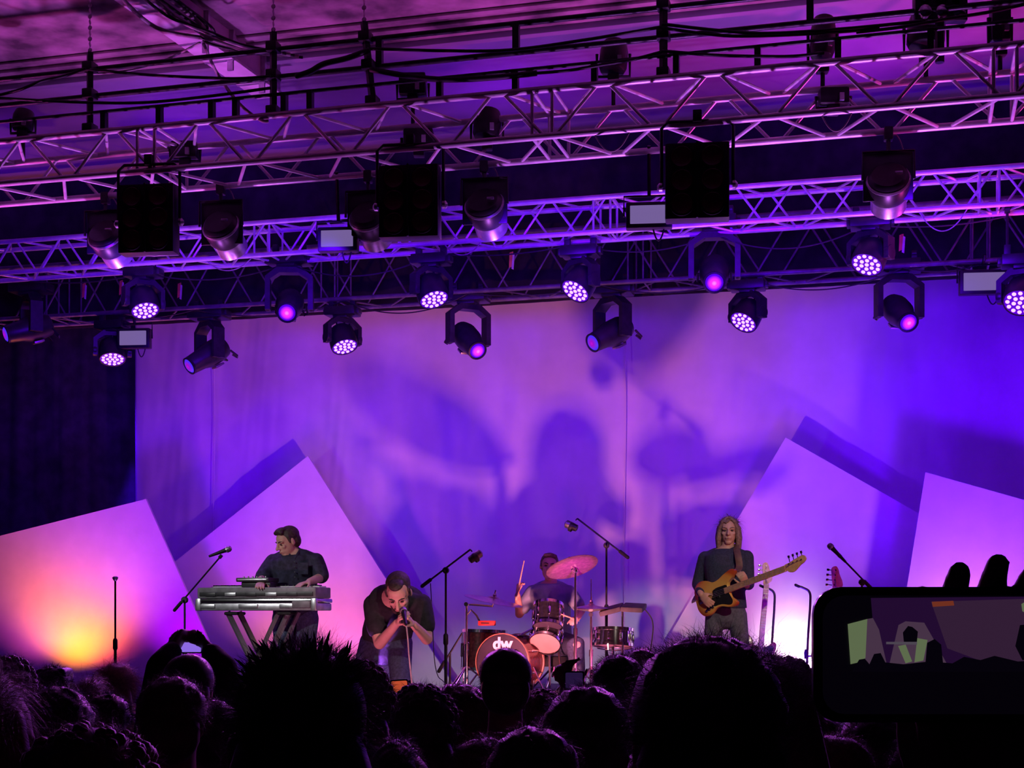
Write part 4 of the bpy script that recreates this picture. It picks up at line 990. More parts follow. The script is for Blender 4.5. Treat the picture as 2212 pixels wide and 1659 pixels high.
sv = [J(1589, 1236, -0.27), J(1597, 1225, -0.165), J(1595, 1205, -0.155), J(1592, 1190, -0.10), J(1588, 1181, 0.0), J(1575, 1200, 0.115), J(1540, 1250, 0.14), J(1513, 1280, 0.10), J(1502, 1296, -0.05), J(1500, 1300, -0.20)]
c_ = catmull(sv, 6, False)
m = MB(); m.tube(c_, [(0.028, 0.004)]*len(c_), 8, up=(0, -1, 0.15)); part('shoulder_strap', m, STRAPM, bp.t, True)

# second bass, leaning on its stand beside the player
Yg = 13.0
b2p = at(1640, 1425, Yg); tip = at(1657, 1242, Yg+0.05)
ob = bass('dark red bass standing upright on a stand beside the bass player', b2p, tip-b2p, -CR, mat('dark_red_lacquer', (0.16, 0.02, 0.03), 0.2, 0, 0.1, 6), MAPLE, 0.88)
b3p = at(1790, 1465, Yg); ob3 = bass('guitar behind the raised phone, only its brown head showing', b3p, at(1809, 1235, Yg+0.05)-b3p, -CR, mat('black_lacquer', (0.02, 0.02, 0.022), 0.2), ROSE, 1.0)

def straight_leg(t, a, b, r, m_, name):
    m = MB(); m.tube([a, b], r, 8, rnd=True); part(name, m, m_, t)
def gstand(u, v_top, Y, label, hook):
    top = at(u, v_top, Y); base = V((top.x-0.02, top.y, STAGE)); h = top.z-STAGE
    t = thing('guitar_stand', label, 'guitar stand', base, 0, 'guitar stands by the bass player')
    m = MB(); m.tube(catmull([(0, 0, 0.1), (0.02, 0, h*0.6), (0.04, 0, h-0.14), (0.035, 0, h-0.03), (-0.02, -0.02, h+0.01), (-0.055, -0.03, h+0.02)], 6, False), 0.010, 8); part('upright', m, BLACKM, t)
    m = MB(); m.tube([(-0.055, -0.03, h+0.02), (-0.075, -0.06, h+0.03)], 0.012, 8, rnd=True); m.tube([(-0.05, -0.03, h+0.02), (-0.085, 0.02, h+0.035)], 0.011, 8, rnd=True); part('neck_cradle', m, RUBBER, t)
    m = MB(); m.lathe([(0.018, 0), (0.02, 0.05), (0.014, 0.08)], (0.008, 0, h*0.48), (0, 0, 1), 10); m.tube([(0.01, 0, h*0.5), (0.05, -0.01, h*0.5)], 0.008, 6); part('collar', m, BLACK, t)
    for a in (-2.2, -0.9, 1.57):
        straight_leg(t, (0, 0, 0.16), (0.28*math.cos(a), 0.28*math.sin(a), 0.012), 0.010, BLACKM, 'leg')
    m = MB(); m.tube([(-0.09, -0.14, 0.2), (-0.09, -0.05, 0.17), (0.09, -0.05, 0.17), (0.09, -0.14, 0.2)], 0.010, 8); m.tube([(0, 0, 0.2), (0, -0.05, 0.17)], 0.01, 6); part('lower_cradle', m, RUBBER, t)
gstand(1668, 1273, Yg+0.12, 'black guitar stand with curved neck holding the dark red bass', True)
gstand(1745, 1272, Yg-0.1, 'empty black guitar stand with a forked top left of the raised phone', True)

# ------------------------------------------------------------------ microphone stands
def mic_stand(u, v_piv, Y, tail, tip, label, tz=STAGE, mic=None, leg=0.30, r=0.010, coll=None):
    piv = at(u, v_piv, Y); h = piv.z-tz
    t = thing('microphone_stand', label, 'microphone stand', (piv.x, piv.y, tz), 0, 'microphone stands on the stage')
    m = MB(); m.tube([(0, 0, 0.06), (0, 0, h*0.55)], r*1.25, 10); m.tube([(0, 0, h*0.5), (0, 0, h)], r*0.85, 10); part('pole', m, BLACKM, t)
    m = MB(); m.lathe([(r*1.3, -0.05), (r*2.0, -0.035), (r*2.0, 0.035), (r*1.3, 0.05)], (0, 0, h*0.55), (0, 0, 1), 12); part('height_clutch', m, BLACK, t)
    for a in (-1.7, 0.4, 2.5):
        m = MB(); m.tube([(0, 0, 0.12), (leg*math.cos(a), leg*math.sin(a), 0.014)], r*0.9, 8); lg = part('leg', m, BLACKM, t)
        m = MB(); m.lathe([(0.014, -0.012), (0.014, 0.012)], (leg*math.cos(a), leg*math.sin(a), 0.014), (math.cos(a), math.sin(a), 0), 8); part('rubber_foot', m, RUBBER, lg)
    if tip:
        a = at(*tail[:2], Y+tail[2])-V(t.location); b = at(*tip[:2], Y+tip[2])-V(t.location)
        m = MB(); m.tube([a, b], r*0.75, 8); part('boom', m, BLACKM, t)
        d = (b-a).normalized(); m = MB(); m.tube([a, a+d*0.09], r*1.5, 8, rnd=True); part('counterweight', m, RUBBER, t)
        m = MB(); m.lathe([(0.026, -0.018), (0.03, 0), (0.026, 0.018)], (0, 0, h), (0, 1, 0), 12); m.tube([(0, 0, h), (0, -0.05, h-0.01)], 0.008, 6); part('boom_clutch', m, BLACK, t)
        if mic == 'cond':
            m = MB(); m.tube([b, b+d*0.02-UP*0.03], 0.006, 6); part('clip', m, BLACK, t)
        elif mic: 
            m = MB(); m.tube([b, b+d*0.03], 0.016, 8); part('clip', m, BLACK, t)
        return t, b+V(t.location), d
    m = MB(); m.lathe([(r, -0.02), (r*2.4, 0.0), (r*2.4, 0.012), (r, 0.02)], (0, 0, h), (0, 0, 1), 10); part('top_thread', m, STEEL, t)
    return t, piv, UP
def cond_mic(p, d, label, L=0.12, r=0.03):
    p, d = V(p), V(d).normalized(); t = thing('condenser_microphone', label, 'microphone', p)
    m = MB(); m.lathe([(r*0.5, -L*0.5), (r*0.9, -L*0.45), (r, -L*0.1), (r, 0)], (0, 0, 0), d, 16); part('body', m, MICB, t)
    m = MB(); m.lathe([(r, 0), (r*1.08, L*0.1), (r*1.05, L*0.4), (r*0.5, L*0.5)], (0, 0, 0), d, 16); part('grille', m, MESHG, t)
    m = MB(); m.lathe([(r*1.25, -0.015), (r*1.3, 0), (r*1.25, 0.015)], (0, 0, -0.01), d, 16, False); part('shock_mount', m, BLACK, t)
st, tipw, d = mic_stand(399, 1296, 11.4, (377, 1318, 0), (474, 1205, 0), 'dark boom stand left of the keyboards', mic='dyn')
microphone(tipw+d*0.09, d+CR*0.4-UP*0.35, 'microphone on the boom left of the keyboards')
mic_stand(249, 1250, 11.2, None, None, 'straight bare stand before the far left flat, no microphone on it')
st, tipw, d = mic_stand(963, 1232, 12.0, (912, 1266, 0), (1016, 1187, 0.0), 'boom stand between the singer and the drums', mic='cond', r=0.011)
cond_mic(at(1027, 1202, 12.0), imgdir(0.7, 0.5, -0.2), 'stubby microphone hanging from the boom beside the singer', 0.13, 0.034)
m = MB(); m.tube(catmull([at(930, 1260, 12.0), at(934, 1340, 11.98), at(938, 1420, 11.95), at(946, 1460, 11.9), at(962, 1478, 11.85), at(990, 1540, 11.7)], 8, False), 0.004, 6); o = link('stand_cable', m.mesh('sc', at(930, 1260, 12.0)), CABLE, None, at(930, 1260, 12.0), smooth=True); tag(o, 'thin black cable hanging from the boom stand beside the singer', 'cable')
m = MB(); p = at(983, 1392, 12.35)
st2 = thing('low_microphone_stand', 'short slanting stand pointing at the bass drum', 'microphone stand', (at(975, 1420, 12.3).x, 12.3, STAGE))
m = MB(); m.tube([at(948, 1450, 12.3), at(998, 1368, 12.4)], 0.008, 8); part('boom', m, BLACKM, st2, True)
m = MB(); m.tube([at(948, 1450, 12.3), at(960, 1430, 12.32)], 0.016, 8, rnd=True); part('counterweight', m, RUBBER, st2, True)
pz = at(972, 1410, 12.35); m = MB(); m.tube([pz, (pz.x, pz.y, STAGE+0.02)], 0.010, 8); m.lathe([(0.12, 0), (0.12, 0.012), (0.02, 0.03)], (pz.x, pz.y, STAGE), (0, 0, 1), 20); part('pole', m, BLACKM, st2, True)
st, tipw, d = mic_stand(1310, 1178, 13.5, (1356, 1204, 0), (1247, 1120, 0.0), 'tall boom stand reaching over the drums', RISER, 'cond', r=0.011)
cond_mic(at(1234, 1136, 13.5), imgdir(-0.75, 0.35, -0.2), 'stubby microphone at the tip of the tall boom over the drums', 0.13, 0.036)
st, tipw, d = mic_stand(1862, 1258, 12.6, (1884, 1273, 0), (1816, 1203, 0), 'boom stand rising behind the raised phone', mic='dyn')
microphone(tipw+d*0.10, d, 'microphone on the boom behind the raised phone')

# ------------------------------------------------------------------ keyboards on the X stand
CASE = mat('silver_flight_case', (0.55, 0.55, 0.58), 0.35, 0.75, 0.2, 16); CASED = mat('grey_case_panel', (0.17, 0.16, 0.18), 0.5, 0.2, 0.25, 14)
KBLK = mat('keyboard_black', (0.03, 0.03, 0.034), 0.4)
Yq = Yk-0.50
L0, L1 = at(424, 1290, Yq), at(683, 1288, Yq); kw = L1.x-L0.x; kc = (L0+L1)/2; sc = depth_at(553, Yq)/F
z_ = lambda v: 1.8+(HZ-v)*sc
zb, zm, zs, ztp = z_(1319), z_(1303), z_(1293), z_(1268)
kt = thing('keyboard_case', 'long silver flight case base carrying the keyboards', 'case', (kc.x, Yq, zb))
m = MB(); m.box((kc.x, Yq+0.17, (zb+zm)/2), (kw, 0.34, zm-zb), ch=0.012); part('lower_tray', m, CASE, kt, True)
m = MB(); m.box((kc.x, Yq+0.17, (zm+zs)/2), (kw+0.012, 0.352, zs-zm), ch=0.014); part('metal_band', m, CHROME, kt, True)
for k, (a, b) in enumerate(((0.02, 0.16), (0.36, 0.52), (0.70, 0.86))):
    m = MB(); m.box((L0.x+kw*(a+b)/2, Yq-0.004, (zb+zm)/2+0.006), (kw*(b-a), 0.014, (zm-zb)*0.55), ch=0.005); part('latch_plate', m, STEEL, kt, True)
for s_ in (L0.x+0.02, L1.x-0.02):
    m = MB(); m.box((s_, Yq+0.01, (zb+zs)/2), (0.05, 0.05, zs-zb+0.006), ch=0.012); part('corner_cap', m, STEEL, kt, True)
m = MB(); m.box((L1.x-0.13, Yq-0.008, (zb+zm)/2+0.02), (0.16, 0.012, (zm-zb)*0.9), ch=0.003); part('end_plate', m, CASED, kt, True)
kb = thing('stage_keyboard', 'dark stage keyboard lying in the silver case', 'keyboard', (kc.x, Yq, zs))
m = MB(); m.box((kc.x, Yq+0.17, (zs+ztp)/2), (kw-0.012, 0.33, ztp-zs-0.004), ch=0.012); part('body', m, CASED, kb, True)
m = MB(); m.box((kc.x, Yq+0.002, (zs+ztp)/2-0.01), (kw-0.06, 0.012, (ztp-zs)*0.35), ch=0.003); part('rear_panel', m, KBLK, kb, True)
for k in range(5):
    m = MB(); m.box((L0.x+kw*(0.12+0.17*k), Yq-0.003, zs+0.035), (0.10, 0.012, 0.03), ch=0.003); part('socket_plate', m, STEEL if k % 2 else KBLK, kb, True)
KEYW = mat('ivory_key', (0.7, 0.7, 0.68), 0.3); KEYB = mat('ebony_key', (0.01, 0.01, 0.012), 0.3)
_kw = MB(); _kw.box((0, 0, 0), (0.0225, 0.15, 0.012)); KWM = _kw.mesh('white_key'); KWM.materials.append(KEYW)
_kb = MB(); _kb.box((0, 0, 0), (0.012, 0.09, 0.014)); KBM = _kb.mesh('black_key'); KBM.materials.append(KEYB)
for i in range(int((kw-0.08)/0.0237)):
    x = -kw/2+0.05+i*0.0237; link('white_key', KWM, None, kb, (x, 0.27, ztp-zs+0.004))
    if i % 7 not in (2, 6): link('black_key', KBM, None, kb, (x+0.0118, 0.245, ztp-zs+0.014))
sy = thing('small_synth', 'small black synthesizer with a pale edge on top of the keyboard', 'synthesizer', (at(541, 1262, Yq).x, Yq+0.06, ztp))
x0, x1 = at(504, 1258, Yq).x-sy.location.x, at(574, 1258, Yq).x-sy.location.x
m = MB(); m.box(((x0+x1)/2+0.02, 0.10, 0.022), (x1-x0-0.03, 0.16, 0.044), ch=0.005); part('riser', m, KBLK, sy)
m = MB(); m.box(((x0+x1)/2, 0.10, 0.062), (x1-x0, 0.22, 0.034), ch=0.006); part('body', m, KBLK, sy)
m = MB(); m.box(((x0+x1)/2, -0.012, 0.062), (x1-x0-0.03, 0.006, 0.012), ch=0.002); part('pale_edge', m, CASE, sy)
for i in range(6):
    m = MB(); m.lathe([(0.008, 0), (0.007, 0.014), (0.002, 0.015)], (x0+0.04+i*0.04, 0.06, 0.079), (0, 0, 1), 10); part('knob', m, STEEL, sy)
# X stand: two pairs of crossed square tubes
STANDM = mat('grey_stand_tube', (0.30, 0.29, 0.31), 0.4, 0.6, 0.15, 10)
xs = thing('keyboard_stand', 'double-braced grey X stand under the keyboards', 'keyboard stand', (kc.x, Yq+0.17, STAGE))
zt_ = zb-0.012
A0, A1 = at(486, 1322, Yq), at(598, 1322, Yq); 
xA, xB = A0.x-kc.x, A1.x-kc.x; hz = zt_-STAGE; xa2, xb2 = xB+0.02, xA+0.02
for yy in (-0.12, 0.10):
    m = MB(); m.tube([(xA, yy, hz), (xa2, yy, 0.03)], 0.026, 4); part('leg', m, STANDM, xs)
for yy in (-0.07, 0.16):
    for dx in (0, 0.085):
        m = MB(); m.tube([(xB+dx-0.03, yy, hz), (xb2+dx-0.03, yy, 0.03)], 0.020, 4); part('leg', m, STANDM, xs)
m = MB(); m.lathe([(0.045, -0.2), (0.045, -0.15), (0.02, -0.15), (0.02, 0.18), (0.045, 0.18), (0.045, 0.21)], ((xA+xB)/2+0.01, 0, hz*0.52), (0, 1, 0), 14); part('pivot_lock', m, BLACK, xs)
for x in (xA, xB+0.01):
    m = MB(); m.tube([(x, -0.16, hz-0.012), (x, 0.20, hz-0.012)], 0.014, 8); m.tube([(x, -0.16, hz-0.012), (x+0.10, -0.16, hz-0.012)], 0.012, 8, rnd=True); part('support_arm', m, RUBBER, xs)
for x in (xa2, xb2+0.02):
    m = MB(); m.tube([(x, -0.22, 0.022), (x, 0.24, 0.022)], 0.020, 8, rnd=True); part('foot_bar', m, RUBBER, xs)

# ------------------------------------------------------------------ drums
rs = MB(); xr0, xr1 = at(960, 1500, 12.6).x, at(1420, 1500, 12.6).x
m = MB(); m.box(((xr0+xr1)/2, 13.45, (STAGE+RISER)/2), (xr1-xr0, 1.9, RISER-STAGE), ch=0.01)
o = link('drum_riser', m.mesh('drum_riser', ((xr0+xr1)/2, 13.45, STAGE)), DECK, None, ((xr0+xr1)/2, 13.45, STAGE)); tag(o, 'low dark riser under the drum kit', 'riser')
WRAP = mat('oxblood_drum_wrap', (0.13, 0.025, 0.03), 0.25, 0.1, 0.3, 40); WRAPK = mat('black_drum_wrap', (0.02, 0.02, 0.024), 0.15, 0, 0.2, 40)
SKINH = mat('peach_drum_head', (0.40, 0.26, 0.22), 0.5, 0, 0.08, 8); SKINB = mat('dark_drum_head', (0.05, 0.04, 0.06), 0.35, 0, 0.15, 5); HOOPW = mat('wood_hoop', (0.30, 0.15, 0.10), 0.35, 0, 0.2, 14)
LOGO = mat('white_print', (0.75, 0.75, 0.78), 0.5)
def drum(name, label, c, axis, r, depth, shell_m, top_m, bot_m, hoop_m, lugs=6, parent_floor=None):
    "axis points out of the batter head"
    c = V(c); ax = V(axis).normalized(); t = thing(name, label, 'drum', c)
    m = MB(); m.lathe([(r, -depth/2+0.01), (r, depth/2-0.01)], (0, 0, 0), ax, 32, False); m.lathe([(r-0.008, depth/2-0.01), (r-0.008, -depth/2+0.01)], (0, 0, 0), ax, 32, False); part('shell', m, shell_m, t)
    for s_, mm in ((1, top_m), (-1, bot_m)):
        m = MB(); m.lathe([(r+0.002, depth/2-0.012), (r+0.002, depth/2), (r-0.012, depth/2+0.002), (0.004, depth/2+0.002)], (0, 0, 0), ax*s_, 32); part('batter_head' if s_ > 0 else 'resonant_head', m, mm, t)
        m = MB(); m.lathe([(r+0.004, depth/2-0.018), (r+0.013, depth/2-0.016), (r+0.013, depth/2+0.012), (r+0.004, depth/2+0.012)], (0, 0, 0), ax*s_, 32, False); part('hoop', m, hoop_m, t)
    q = V((0, 0, 1)).rotation_difference(ax)
    for i in range(lugs):
        a = 2*PI*i/lugs+0.3; d = q @ V((math.cos(a), math.sin(a), 0))
        m = MB(); m.tube([d*(r+0.010)+ax*(depth/2), d*(r+0.010)-ax*(depth/2)], 0.004, 6); m.tube([d*(r+0.010)+ax*(depth*0.16), d*(r+0.010)-ax*(depth*0.16)], 0.012, 8, rnd=True); part('lug', m, CHROME, t)
    return t
# bass drum, front head to the crowd
kc_ = at(1090, 1434, 12.75); kc_.z = RISER+0.262
ax = V((-0.10, -1, 0.02)).normalized()
kd = drum('bass_drum', 'bass drum with dark front head and white letters', kc_+V((0, 0.2, 0)), ax, 0.245, 0.40, WRAP, SKINB, SKINH, HOOPW, 8)
cu = bpy.data.curves.new('dw', 'FONT'); cu.body = 'dw'; cu.size = 0.15; cu.extrude = 0.001; cu.align_x = 'CENTER'; cu.offset = 0.006
to = bpy.data.objects.new('tmpt', cu); C.objects.link(to); dg = bpy.context.evaluated_depsgraph_get(); tm = bpy.data.meshes.new_from_object(to.evaluated_get(dg)); bpy.data.objects.remove(to)
tm.materials.clear(); lo = link('letters', tm, LOGO, kd); zx = ax; xx = V((0, 0, 1)).cross(zx).normalized(); yy = zx.cross(xx)
lo.rotation_euler = Matrix((xx, yy, zx)).transposed().to_euler(); lo.location = ax*0.2045+yy*0.115
for s_ in (-1, 1):
    m = MB(); m.tube([V((s_*0.24, -0.1, -0.05)), V((s_*0.36, -0.2, -0.245))], 0.009, 8, rnd=True); part('spur', m, CHROME, kd)
# toms
def hang_post(t, a, b, r=0.012): 
    m = MB(); m.tube([a, b], r, 8); part('mount_post', m, CHROME, t, True)
tc = at(1184, 1330, 12.95); rt = drum('rack_tom', 'black rack tom with chrome lugs above the bass drum', tc, (-0.05, 0.42, 1), 0.125, 0.20, WRAPK, SKINH, SKINB, CHROME, 8)
hang_post(rt, tc+V((-0.03, 0.10, -0.05)), (kc_.x+0.1, kc_.y+0.2, kc_.z+0.245))
t2 = at(1180, 1377, 13.02); sn0 = drum('low_tom', 'tilted tom showing its peach underside below the black tom', t2, (0.0, 0.85, 0.9), 0.135, 0.14, WRAPK, SKINH, SKINH, CHROME, 8)
for s_ in (-1, 1):
    m = MB(); m.tube([t2+V((s_*0.10, 0.05, -0.06)), (t2.x+s_*0.14, t2.y+0.05, RISER+0.01)], 0.010, 8); part('leg', m, CHROME, sn0, True)
m = MB(); m.tube([t2+V((0, 0.12, -0.06)), (t2.x, t2.y+0.14, RISER+0.01)], 0.010, 8); part('leg', m, CHROME, sn0, True)
ftc = at(1046, 1405, 13.35); ft = drum('floor_tom', 'oxblood floor tom left of the bass drum', ftc, (0.02, 0.05, 1), 0.20, 0.36, WRAP, SKINH, SKINH, CHROME, 8)
for a in (-2.4, -0.7, 1.57):
    m = MB(); m.tube([(0.215*math.cos(a), 0.215*math.sin(a), 0.05), (0.215*math.cos(a), 0.215*math.sin(a), RISER+0.01-ftc.z), (0.235*math.cos(a), 0.235*math.sin(a), RISER+0.01-ftc.z)], 0.008, 8); part('leg', m, CHROME, ft)
snc = at(1324, 1377, 13.15); sn = drum('snare_drum', 'chrome snare drum on the right of the kit', snc, (0.0, 0.12, 1), 0.175, 0.14, CHROME, SKINH, SKINH, CHROME, 10)
m = MB(); m.tube([(0, 0, -0.08), (0, 0, RISER+0.10-snc.z)], 0.014, 8); part('stand_pole', m, CHROME, sn)
for a in (-1.6, 0.5, 2.6):
    m = MB(); m.tube([(0, 0, RISER+0.28-snc.z), (0.26*math.cos(a), 0.26*math.sin(a), RISER+0.012-snc.z)], 0.009, 8, rnd=True); part('stand_leg', m, CHROME, sn)
    m = MB(); m.tube([(0, 0, -0.12), (0.19*math.cos(a), 0.19*math.sin(a), -0.10), (0.195*math.cos(a), 0.195*math.sin(a), -0.05)], 0.007, 6); part('stand_claw', m, CHROME, sn)

# cymbals
BRONZE = mat('bronze_cymbal', (0.60, 0.47, 0.42), 0.3, 0.9, 0.2, 30)
def tripod(t, base, r=0.011, leg=0.27):
    for a in (-1.75, 0.35, 2.45):
        m = MB(); m.tube([base+V((0, 0, 0.22)), base+V((leg*math.cos(a), leg*math.sin(a), 0.012))], r*0.8, 6, rnd=True); part('leg', m, CHROME, t, True)
def cymbal(label, c, n, r, base_uv, Y, arm=True):
    c = V(c); n = V(n).normalized(); b = at(*base_uv, Y); b.z = RISER
    t = thing('cymbal_stand', label, 'cymbal', b, 0, 'cymbals of the drum kit')
    m = MB(); m.lathe([(r, 0), (r*0.7, 0.010), (r*0.25, 0.022), (r*0.2, 0.030), (r*0.12, 0.042), (0.004, 0.045), (0.004, 0.042), (r*0.2, 0.026), (r*0.7, 0.007), (r, -0.002)], c-V(b), n, 40); part('cymbal_plate', m, BRONZE, t)
    m = MB(); m.tube([c+n*0.10, c-n*0.06], 0.006, 6); m.lathe([(0.016, 0.045), (0.02, 0.055), (0.012, 0.07)], c, n, 10); m.lathe([(0.018, -0.02), (0.018, 0.0)], c, n, 10); part('wing_nut', m, CHROME, t, True)
    piv = V((b.x, b.y, c.z-0.06 if not arm else c.z-0.03))
    m = MB(); m.tube([b+V((0, 0, 0.06)), V((b.x, b.y, (b.z+piv.z)/2))], 0.015, 10); m.tube([V((b.x, b.y, (b.z+piv.z)/2)), piv], 0.011, 10); m.lathe([(0.02, -0.03), (0.02, 0.03)], V((b.x, b.y, (b.z+piv.z)/2)), UP, 10); part('pole', m, CHROME, t, True)
    m = MB(); m.tube([piv, c-n*0.05], 0.009, 8, rnd=True); m.lathe([(0.02, -0.02), (0.02, 0.02)], piv, (0, 1, 0), 10); part('tilter_arm', m, CHROME, t, True)
    tripod(t, b)
    return t
cymbal('crash cymbal tilted up, lit magenta before the face of the drummer', at(1236, 1225, 12.75), imgdir(-0.24, 0.90, -0.36), 0.235, (1243, 1460), 12.8)
cymbal('wide thin ride cymbal at the left of the kit', at(1066, 1298, 12.9), imgdir(0.20, 0.97, 0.10), 0.27, (1008, 1480), 12.9)
hh = cymbal('pair of small hi-hat cymbals right of the drummer', at(1277, 1313, 13.0), imgdir(0.02, 1, 0.05), 0.155, (1277, 1460), 13.0, False)
m = MB(); m.lathe([(0.155, 0), (0.1, -0.012), (0.03, -0.02), (0.004, -0.03)], at(1277, 1313, 13.0)-V((0, 0, 0.012)), UP, 36); part('lower_cymbal', m, BRONZE, hh, True)
m = MB(); m.tube([at(1277, 1313, 13.0), at(1277, 1250, 13.0)], 0.004, 6); part('pull_rod', m, CHROME, hh, True)
# electronic pads on the right
PADG = mat('pad_rubber', (0.05, 0.05, 0.055), 0.7, 0, 0.2, 20)
ep = thing('electronic_pad', 'dark electronic drum pad on the right edge of the kit', 'drum pad', (at(1345, 1318, 13.05).x, 13.05, RISER))
pc = at(1345, 1318, 13.05)
for dx, w_, tl, nm in ((-0.10, 0.20, 0.25, 'pad'), (0.10, 0.20, -0.05, 'pad')):
    Mx = Matrix.Rotation(-tl, 3, 'Y') @ Matrix.Rotation(0.2, 3, 'X')
    m = MB(); m.box(pc+V((dx, 0, 0.02-0.06*tl)), (w_, 0.22, 0.045), Mx, 0.012); part(nm, m, PADG, ep, True)
m = MB(); m.tube([pc, (pc.x, pc.y, RISER+0.05)], 0.013, 8); part('pole', m, CHROME, ep, True)
tripod(ep, V((pc.x, pc.y, RISER)))
m = MB(); m.tube(catmull([pc+V((0.19, 0, 0.02)), pc+V((0.27, 0, -0.10)), pc+V((0.26, 0, -0.3)), pc+V((0.2, 0, -0.6))], 6, False), 0.006, 6); part('pad_cable', m, CABLE, ep, True)
# red block on its clamp, left chrome post with clamps
REDB = mat('red_block', (0.75, 0.04, 0.03), 0.4)
rb0 = thing('red_percussion_block', 'small bright red percussion block left of the drummer', 'percussion block', at(1052, 1346, 12.9))
m = MB(); m.box((0, 0, 0), (0.155, 0.06, 0.045), ch=0.008); part('block', m, REDB, rb0); m = MB(); m.box((-0.01, -0.028, 0), (0.08, 0.008, 0.012)); part('slot', m, BLACK, rb0)
m = MB(); m.tube([(-0.06, 0.0, 0), (-0.10, 0.0, 0.07), (-0.15, 0.0, 0.12), (at(1008, 1330, 12.9)-at(1052, 1346, 12.9))], 0.008, 8); part('holder_rod', m, BLACKM, rb0)
# drum throne, pedal and stick
th = thing('drum_throne', 'round black throne under the drummer', 'stool', (at(1192, 1400, Yd).x, Yd+0.05, RISER))
zt2 = at(1192, 1416, Yd).z-RISER
m = MB(); m.lathe([(0.02, zt2-0.10), (0.17, zt2-0.10), (0.185, zt2-0.06), (0.17, zt2-0.01), (0.02, zt2)], (0, 0, 0), (0, 0, 1), 24); part('seat', m, RUBBER, th)
m = MB(); m.tube([(0, 0, 0.1), (0, 0, zt2-0.09)], 0.018, 10); part('pole', m, CHROME, th)
for a in (-1.6, 0.5, 2.6):
    m = MB(); m.tube([(0, 0, 0.2), (0.25*math.cos(a), 0.25*math.sin(a), 0.012)], 0.011, 8, rnd=True); part('leg', m, CHROME, th)
STICK = mat('hickory', (0.66, 0.48, 0.30), 0.5, 0, 0.15, 40)
for a, b, l in ((at(1117, 1284, Yd-0.28), at(1132, 1212, Yd-0.34), 'drumstick held upright in the raised hand of the drummer'), (at(1242, 1338, Yd-0.40), at(1200, 1322, Yd-0.62), 'drumstick reaching over the black tom')):
    d = (b-a).normalized(); m = MB(); m.tube([a-d*0.05, a, b-d*0.05, b-d*0.02, b], [0.0075, 0.0078, 0.0055, 0.0045, 0.006], 8, rnd=True)
    o = link('drumstick', m.mesh('drumstick', a), STICK, None, a, smooth=True); tag(o, l, 'drumstick', 'drumsticks')

# ================================================================== the crowd
HB = mat('crowd_hair_black', (0.028, 0.020, 0.018), 0.38, 0, 0.3, 60, sheen=0.4); HBR = mat('crowd_hair_brown', (0.09, 0.045, 0.03), 0.4, 0, 0.3, 60, sheen=0.4)
HBL = mat('crowd_hair_blond', (0.42, 0.28, 0.14), 0.5, 0, 0.3, 60); HRED = mat('crowd_hair_auburn', (0.16, 0.06, 0.035), 0.4, 0, 0.3, 60, sheen=0.4)
CL = [mat('crowd_cloth_black', (0.012, 0.012, 0.014), 0.9, 0, 0.3, 20, 0.2), mat('crowd_cloth_navy', (0.014, 0.016, 0.03), 0.9, 0, 0.3, 20, 0.2), mat('crowd_cloth_maroon', (0.035, 0.010, 0.014), 0.9, 0, 0.3, 20, 0.2), mat('crowd_cloth_grey', (0.035, 0.035, 0.04), 0.9, 0, 0.3, 20, 0.2)]
crowd_rng = random.Random(11)
TAKEN = [(q.x, q.y) for q in (dep(905, 1545, 5.0), dep(1210, 1530, 5.0), dep(425, 1440, 5.4), dep(2120, 2500, 0.66))]
def rough(h, c, amp, f=38.0):
    "uneven hair surface: push the collected points in and out from the centre c"
    for k in range(len(h.v)):
        d = (h.v[k]-c).normalized(); h.v[k] = h.v[k]+d*(amp*(noise.noise(h.v[k]*f)+0.6*noise.noise(h.v[k]*f*2.3)))
